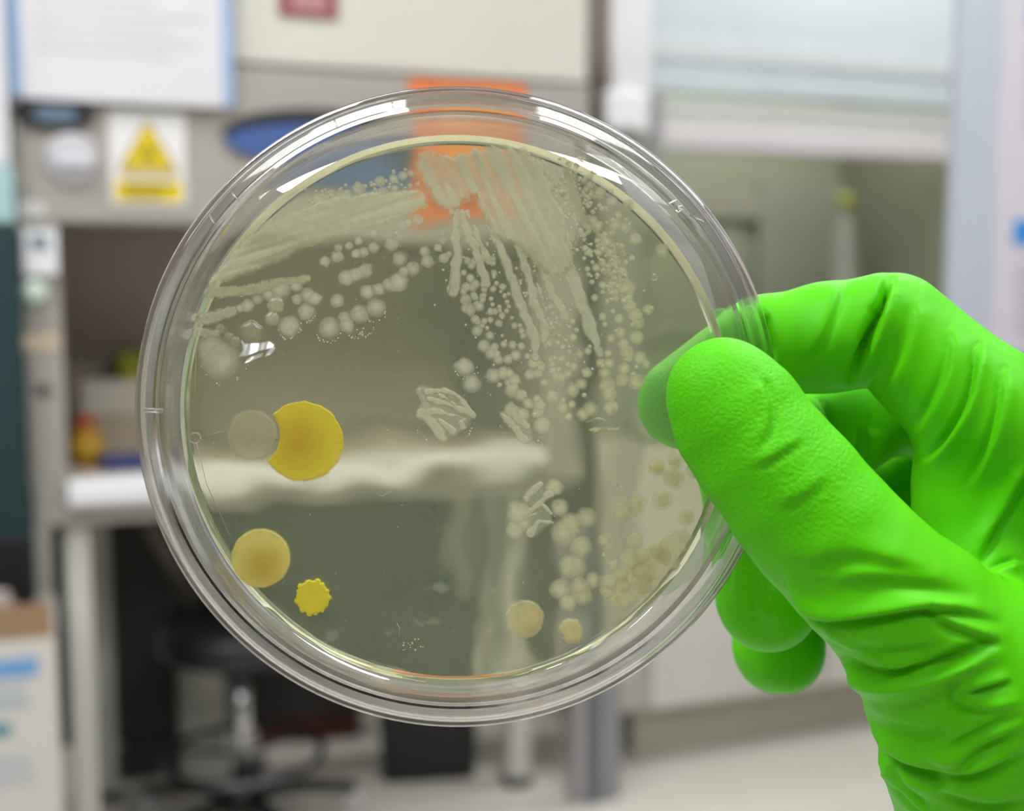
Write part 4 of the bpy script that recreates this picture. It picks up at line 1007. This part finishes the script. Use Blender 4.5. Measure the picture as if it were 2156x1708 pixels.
# dish solid in camera space, so that the pads flatten against it
def to_cam(v):
    v = v - CAM
    return np.array([v.dot(RT), -v.dot(UP), v.dot(FW)]) * 1000.0
dC = to_cam(DC); dN = np.array([NZ.dot(RT), -NZ.dot(UP), NZ.dot(FW)])
def smin(a, b, k):
    if k <= 0: return np.minimum(a, b)
    h = np.clip(0.5 + 0.5 * (b - a) / k, 0, 1)
    return b + (a - b) * h - k * h * (1 - h)
def hand_sdf(Pn):
    tot = None
    for (nodes, k, flat), kk in LIMBS:
        cur = None
        for (a, ra), (b, rb) in zip(nodes, nodes[1:]):
            ab = b - a; pa = Pn - a
            t = np.clip(pa @ ab / (ab @ ab), 0, 1)
            v = pa - t[:, None] * ab
            if flat != 1.0: v = v * np.array([1, 1, flat])
            d = np.sqrt((v * v).sum(1)) - (ra + (rb - ra) * t)
            cur = d if cur is None else smin(cur, d, k)
        tot = cur if tot is None else smin(tot, cur, kk)
    # flatten against the dish
    v = Pn - dC; ax = v @ dN; rad = np.sqrt(np.maximum((v * v).sum(1) - ax * ax, 0))
    dd = np.maximum(np.maximum(-0.35 - ax, ax - 14.75), rad - 48.1)
    tot = -smin(-tot, dd, 0.8)
    # end of the glove cuff
    tot = np.maximum(tot, Pn[:, 1] - 112.0)
    return tot
H = 0.42
lo = np.array([16.0, -28.0, 158.0]); hi = np.array([128.0, 113.0, 276.0])
n4 = np.ceil((hi - lo) / (H * 4)).astype(int) + 1
gx, gy, gz = [lo[i] + np.arange(n4[i]) * H * 4 for i in range(3)]
CG = np.stack(np.meshgrid(gx, gy, gz, indexing='ij'), -1).reshape(-1, 3)
FC = hand_sdf(CG).astype(np.float32).reshape(n4)
nf = (n4 - 1) * 4 + 1
Fg = np.repeat(np.repeat(np.repeat(FC, 4, 0), 4, 1), 4, 2)[:nf[0], :nf[1], :nf[2]].copy()
near = np.abs(Fg) < H * 4 * 2.2
ii = np.argwhere(near)
for s in range(0, len(ii), 400000):
    blk = ii[s:s + 400000]
    Fg[blk[:, 0], blk[:, 1], blk[:, 2]] = hand_sdf(lo + blk * H)
Fg[-1] = np.maximum(Fg[-1], 1); Fg[:, -1] = np.maximum(Fg[:, -1], 1)
def surface_nets(F):
    ins = F < 0
    c8 = np.zeros(np.array(F.shape) - 1, np.int8)
    for a in (0, 1):
        for b in (0, 1):
            for c_ in (0, 1):
                c8 += ins[a:F.shape[0] - 1 + a, b:F.shape[1] - 1 + b, c_:F.shape[2] - 1 + c_]
    act = np.argwhere((c8 > 0) & (c8 < 8))
    idx = -np.ones(c8.shape, np.int64); idx[act[:, 0], act[:, 1], act[:, 2]] = np.arange(len(act))
    acc = np.zeros((len(act), 3)); cnt = np.zeros(len(act))
    cs = [(a, b, c_) for a in (0, 1) for b in (0, 1) for c_ in (0, 1)]
    for p in cs:
        for ax in range(3):
            if p[ax]: continue
            q = list(p); q[ax] = 1
            f0 = F[act[:, 0] + p[0], act[:, 1] + p[1], act[:, 2] + p[2]]; f1 = F[act[:, 0] + q[0], act[:, 1] + q[1], act[:, 2] + q[2]]
            m_ = (f0 < 0) != (f1 < 0)
            t = np.where(m_, f0 / (f0 - f1 + 1e-12), 0)
            pos = np.tile(np.array(p, float), (len(act), 1)); pos[:, ax] += t
            acc += pos * m_[:, None]; cnt += m_
    V = act + acc / cnt[:, None]
    quads = []
    for ax in range(3):
        u, v = (ax + 1) % 3, (ax + 2) % 3
        s0 = [slice(None)] * 3; s1 = [slice(None)] * 3
        s0[ax] = slice(0, -1); s1[ax] = slice(1, None)
        a, b = ins[tuple(s0)], ins[tuple(s1)]
        e_ = np.argwhere(a != b)
        e_ = e_[(e_[:, u] > 0) & (e_[:, v] > 0) & (e_[:, u] < F.shape[u] - 1) & (e_[:, v] < F.shape[v] - 1)]
        def cell(du, dv):
            c_ = e_.copy(); c_[:, u] += du; c_[:, v] += dv
            return idx[c_[:, 0], c_[:, 1], c_[:, 2]]
        Q = np.stack([cell(-1, -1), cell(0, -1), cell(0, 0), cell(-1, 0)], 1)
        fl = ~a[e_[:, 0], e_[:, 1], e_[:, 2]]
        Q[fl] = Q[fl][:, ::-1]
        quads.append(Q)
    return V, np.concatenate(quads)
V, Q = surface_nets(Fg)
del Fg, near
V = lo + V * H
def grad(Pn, e_=0.3):
    g = np.stack([hand_sdf(Pn + np.eye(3)[i] * e_) - hand_sdf(Pn - np.eye(3)[i] * e_) for i in range(3)], 1)
    return g / (np.linalg.norm(g, axis=1, keepdims=True) + 1e-9)
Ng = grad(V)
V = V - Ng * hand_sdf(V)[:, None] * 0.9
# folds and creases of the glove, given along lines on the hand: (points, ridge mm, width px, groove mm, groove side, depth range mm)
FOLDS = [
    ([(1662, 1238), (1692, 1282), (1745, 1296), (1850, 1287), (1950, 1270), (2040, 1280), (2110, 1300)], 0.9, 13, 0.7, 1, (150, 190)),
    ([(1772, 1402), (1820, 1436), (1880, 1442), (1960, 1425), (2040, 1396), (2120, 1360)], 1.0, 14, -0.9, -1, (150, 196)),
    ([(1845, 1540), (1885, 1584), (1960, 1612), (2030, 1620), (2100, 1600), (2170, 1566)], 0.9, 14, 0.6, 1, (150, 200)),
    ([(1850, 1585), (1900, 1625), (1970, 1662), (2020, 1668)], 0.8, 12, 0.7, -1, (150, 200)),
    ([(1868, 1610), (1905, 1670), (1960, 1720)], 0.7, 12, 0.6, -1, (150, 200)),
    ([(1830, 1480), (1880, 1512), (1960, 1522), (2040, 1512)], 0.45, 22, 0.3, 1, (150, 200)),
    ([(1950, 1580), (2010, 1600), (2060, 1560), (2156, 1520)], 0.5, 16, 0.5, 1, (150, 200)),
    ([(2040, 1450), (2070, 1440), (2130, 1425)], 0.6, 10, 0.4, 1, (150, 200)),
    ([(1965, 1280), (2000, 1310), (2060, 1330), (2120, 1352)], 0.5, 12, 0.4, 1, (150, 200)),
    ([(1700, 1170), (1800, 1150), (1880, 1170), (1960, 1190)], 0.3, 22, 0.25, 1, (150, 190)),
    ([(1760, 1215), (1850, 1200), (1960, 1215), (2060, 1235)], 0.35, 22, 0.3, 1, (150, 190)),
    ([(1800, 1335), (1860, 1352), (1930, 1350), (2000, 1330)], 0.3, 18, 0.3, 1, (150, 196)),
    ([(1850, 1395), (1890, 1405), (1940, 1390)], 0.35, 10, 0.35, 1, (150, 196)),
    ([(1960, 1375), (2020, 1350), (2080, 1340)], 0.35, 12, 0.3, 1, (150, 196)),
    ([(2030, 1425), (2010, 1470), (2070, 1490), (2156, 1470)], 0.4, 14, 0.3, 1, (150, 200)),
    ([(1990, 1560), (2040, 1530), (2100, 1500), (2156, 1490)], 0.4, 14, 0.4, 1, (150, 205)),
    ([(1975, 1640), (2030, 1670), (2100, 1680), (2170, 1660)], 0.6, 16, 0.5, 1, (150, 205)),
    ([(1895, 1640), (1940, 1690), (1990, 1740)], 0.5, 10, 0.5, 1, (150, 205)),
    ([(1740, 1330), (1790, 1362), (1830, 1370)], 0.3, 12, 0.2, 1, (150, 196)),
    # thumb pad
    ([(1595, 800), (1618, 850), (1612, 900), (1588, 950)], 0.30, 12, 0.25, -1, (150, 190)),
    ([(1600, 780), (1630, 800), (1645, 850)], 0.12, 12, 0.08, 1, (150, 190)),
    ([(1590, 975), (1640, 950), (1690, 915)], 0.22, 12, 0.2, 1, (150, 190)),
    ([(1640, 1060), (1700, 1030), (1740, 990)], 0.18, 16, 0.12, 1, (150, 190)),
    # index finger
    ([(1872, 585), (1856, 640), (1832, 705), (1812, 755), (1790, 815)], -2.4, 10, 0.0, 1, (185, 215)),
    ([(1838, 640), (1828, 690), (1808, 740)], -0.4, 9, 0.0, 1, (185, 215)),
    ([(1880, 600), (1862, 660), (1842, 720), (1830, 770)], 0.5, 12, 0.0, 1, (185, 215)),
    ([(1608, 660), (1614, 700), (1626, 760)], -1.7, 9, 0.0, 1, (185, 215)),
    ([(1765, 600), (1745, 660), (1720, 720), (1695, 760)], 0.35, 14, 0.25, -1, (185, 215)),
    ([(1935, 640), (1930, 700), (1905, 770), (1860, 840)], 0.35, 16, 0.25, 1, (180, 215)),
    ([(2010, 700), (2010, 770), (1975, 860), (1925, 930)], 0.4, 14, 0.3, 1, (180, 215)),
    ([(2065, 740), (2058, 820), (2030, 890), (1975, 965), (1935, 985)], 0.7, 11, 0.6, 1, (180, 215)),
    ([(2120, 790), (2115, 870), (2085, 960), (2040, 1040)], 0.5, 12, 0.4, 1, (180, 215)),
    ([(2160, 980), (2110, 1070), (2075, 1130), (2045, 1195)], 0.8, 14, 0.6, -1, (175, 215)),
    ([(2140, 1190), (2110, 1200), (2080, 1215)], 0.4, 10, 0.3, 1, (175, 215)),
    # middle finger glimpsed in the gap
    ([(1722, 835), (1744, 875), (1750, 915)], -0.5, 8, 0.0, 1, (205, 240)),
    ([(1830, 900), (1825, 970), (1815, 1040)], 0.4, 14, 0.3, 1, (205, 260)),
    ([(1560, 1160), (1550, 1210), (1545, 1260)], 0.3, 12, 0.2, 1, (200, 240)),
    ([(1620, 1230), (1612, 1275), (1605, 1310)], 0.7, 20, 0.3, 1, (200, 240)),
]
U_ = CX + V[:, 0] / V[:, 2] * FPX; W_ = CY + V[:, 1] / V[:, 2] * FPX
facing = np.clip(-(Ng * (V / np.linalg.norm(V, axis=1, keepdims=True))).sum(1) * 3 + 0.35, 0, 1)
disp = np.zeros(len(V))
for pts, amp, wd, gr, side, (d0, d1) in FOLDS:
    bb = (min(p[0] for p in pts) - 4 * wd, max(p[0] for p in pts) + 4 * wd, min(p[1] for p in pts) - 4 * wd, max(p[1] for p in pts) + 4 * wd)
    sel = np.nonzero((U_ > bb[0]) & (U_ < bb[1]) & (W_ > bb[2]) & (W_ < bb[3]) & (V[:, 2] > d0) & (V[:, 2] < d1))[0]
    if len(sel) == 0: continue
    # smooth the line
    pp = np.array(pts, float)
    for _ in range(3):
        qn = [pp[0]]
        for a, b in zip(pp, pp[1:]): qn += [0.75 * a + 0.25 * b, 0.25 * a + 0.75 * b]
        pp = np.array(qn + [pp[-1]])
    u, v = U_[sel], W_[sel]; best = np.full(len(sel), 1e9); sg = np.zeros(len(sel)); al = np.zeros(len(sel))
    L = np.concatenate([[0], np.cumsum(np.hypot(*np.diff(pp, axis=0).T))])
    for i in range(len(pp) - 1):
        dx, dy = pp[i + 1] - pp[i]; ll = dx * dx + dy * dy + 1e-9
        t = np.clip(((u - pp[i, 0]) * dx + (v - pp[i, 1]) * dy) / ll, 0, 1)
        ex, ey = u - pp[i, 0] - t * dx, v - pp[i, 1] - t * dy
        d = np.hypot(ex, ey); m_ = d < best
        best[m_] = d[m_]; sg[m_] = np.sign(dx * ey - dy * ex)[m_]; al[m_] = (L[i] + t * math.sqrt(ll))[m_]
    s_ = best * sg * side
    fade = np.clip(al / (0.15 * L[-1]) + 0.25, 0, 1) * np.clip((L[-1] - al) / (0.3 * L[-1]), 0, 1)
    ww = np.where(s_ < 0, 1.7, 0.75) * wd if amp > 0 else wd
    z = 1.5 * (amp * np.exp(-(s_ / ww) ** 2) - abs(gr) * np.exp(-((s_ - 1.25 * wd) / (0.7 * wd)) ** 2))
    disp[sel] += z * fade * facing[sel]
# gentle looseness of the rubber
ph = RNG.uniform(0, 6.28, 12)
for k in range(6):
    dirv = RNG.normal(size=3); dirv /= np.linalg.norm(dirv)
    disp += 0.055 * np.sin(V @ dirv * RNG.uniform(0.35, 0.9) + ph[k])
V = V + Ng * disp[:, None]
# grip texture only on the finger pads
def pad(c_, r_):
    return np.clip(1.3 - np.linalg.norm(V - q3(*c_), axis=1) / r_, 0, 1)
grain = np.maximum.reduce([pad((1540, 850, .172), 19), pad((1600, 960, .172), 17), pad((1440, 850, .21), 14), pad((1600, 1240, .21), 17), pad((1640, 1360, .23), 14)])
grain = np.clip(grain * 1.6, 0.04, 1)
RTn, UPn, FWn = [np.array(t) for t in (RT, UP, FW)]
Vw = np.array(CAM) + (V[:, :1] * RTn - V[:, 1:2] * UPn + V[:, 2:3] * FWn) / 1000.0
origin = np.array(P(2135, 1700, .194)); Vw = Vw - origin
me = bpy.data.meshes.new('gloved_hand')
me.vertices.add(len(Vw)); me.vertices.foreach_set('co', Vw.astype(np.float32).ravel())
me.loops.add(len(Q) * 4); me.loops.foreach_set('vertex_index', Q.astype(np.int32).ravel())
me.polygons.add(len(Q)); me.polygons.foreach_set('loop_start', np.arange(0, len(Q) * 4, 4, dtype=np.int32))
me.update(calc_edges=True); me.validate()
at = me.attributes.new('grain', 'FLOAT', 'POINT'); at.data.foreach_set('value', grain.astype(np.float32))
hand = link('gloved_hand', me, glove_mat(), None, True)
hand.location = Vector(origin)
tag(hand, 'hand in a bright green disposable glove pinching the petri dish between thumb and fingers', 'hand')
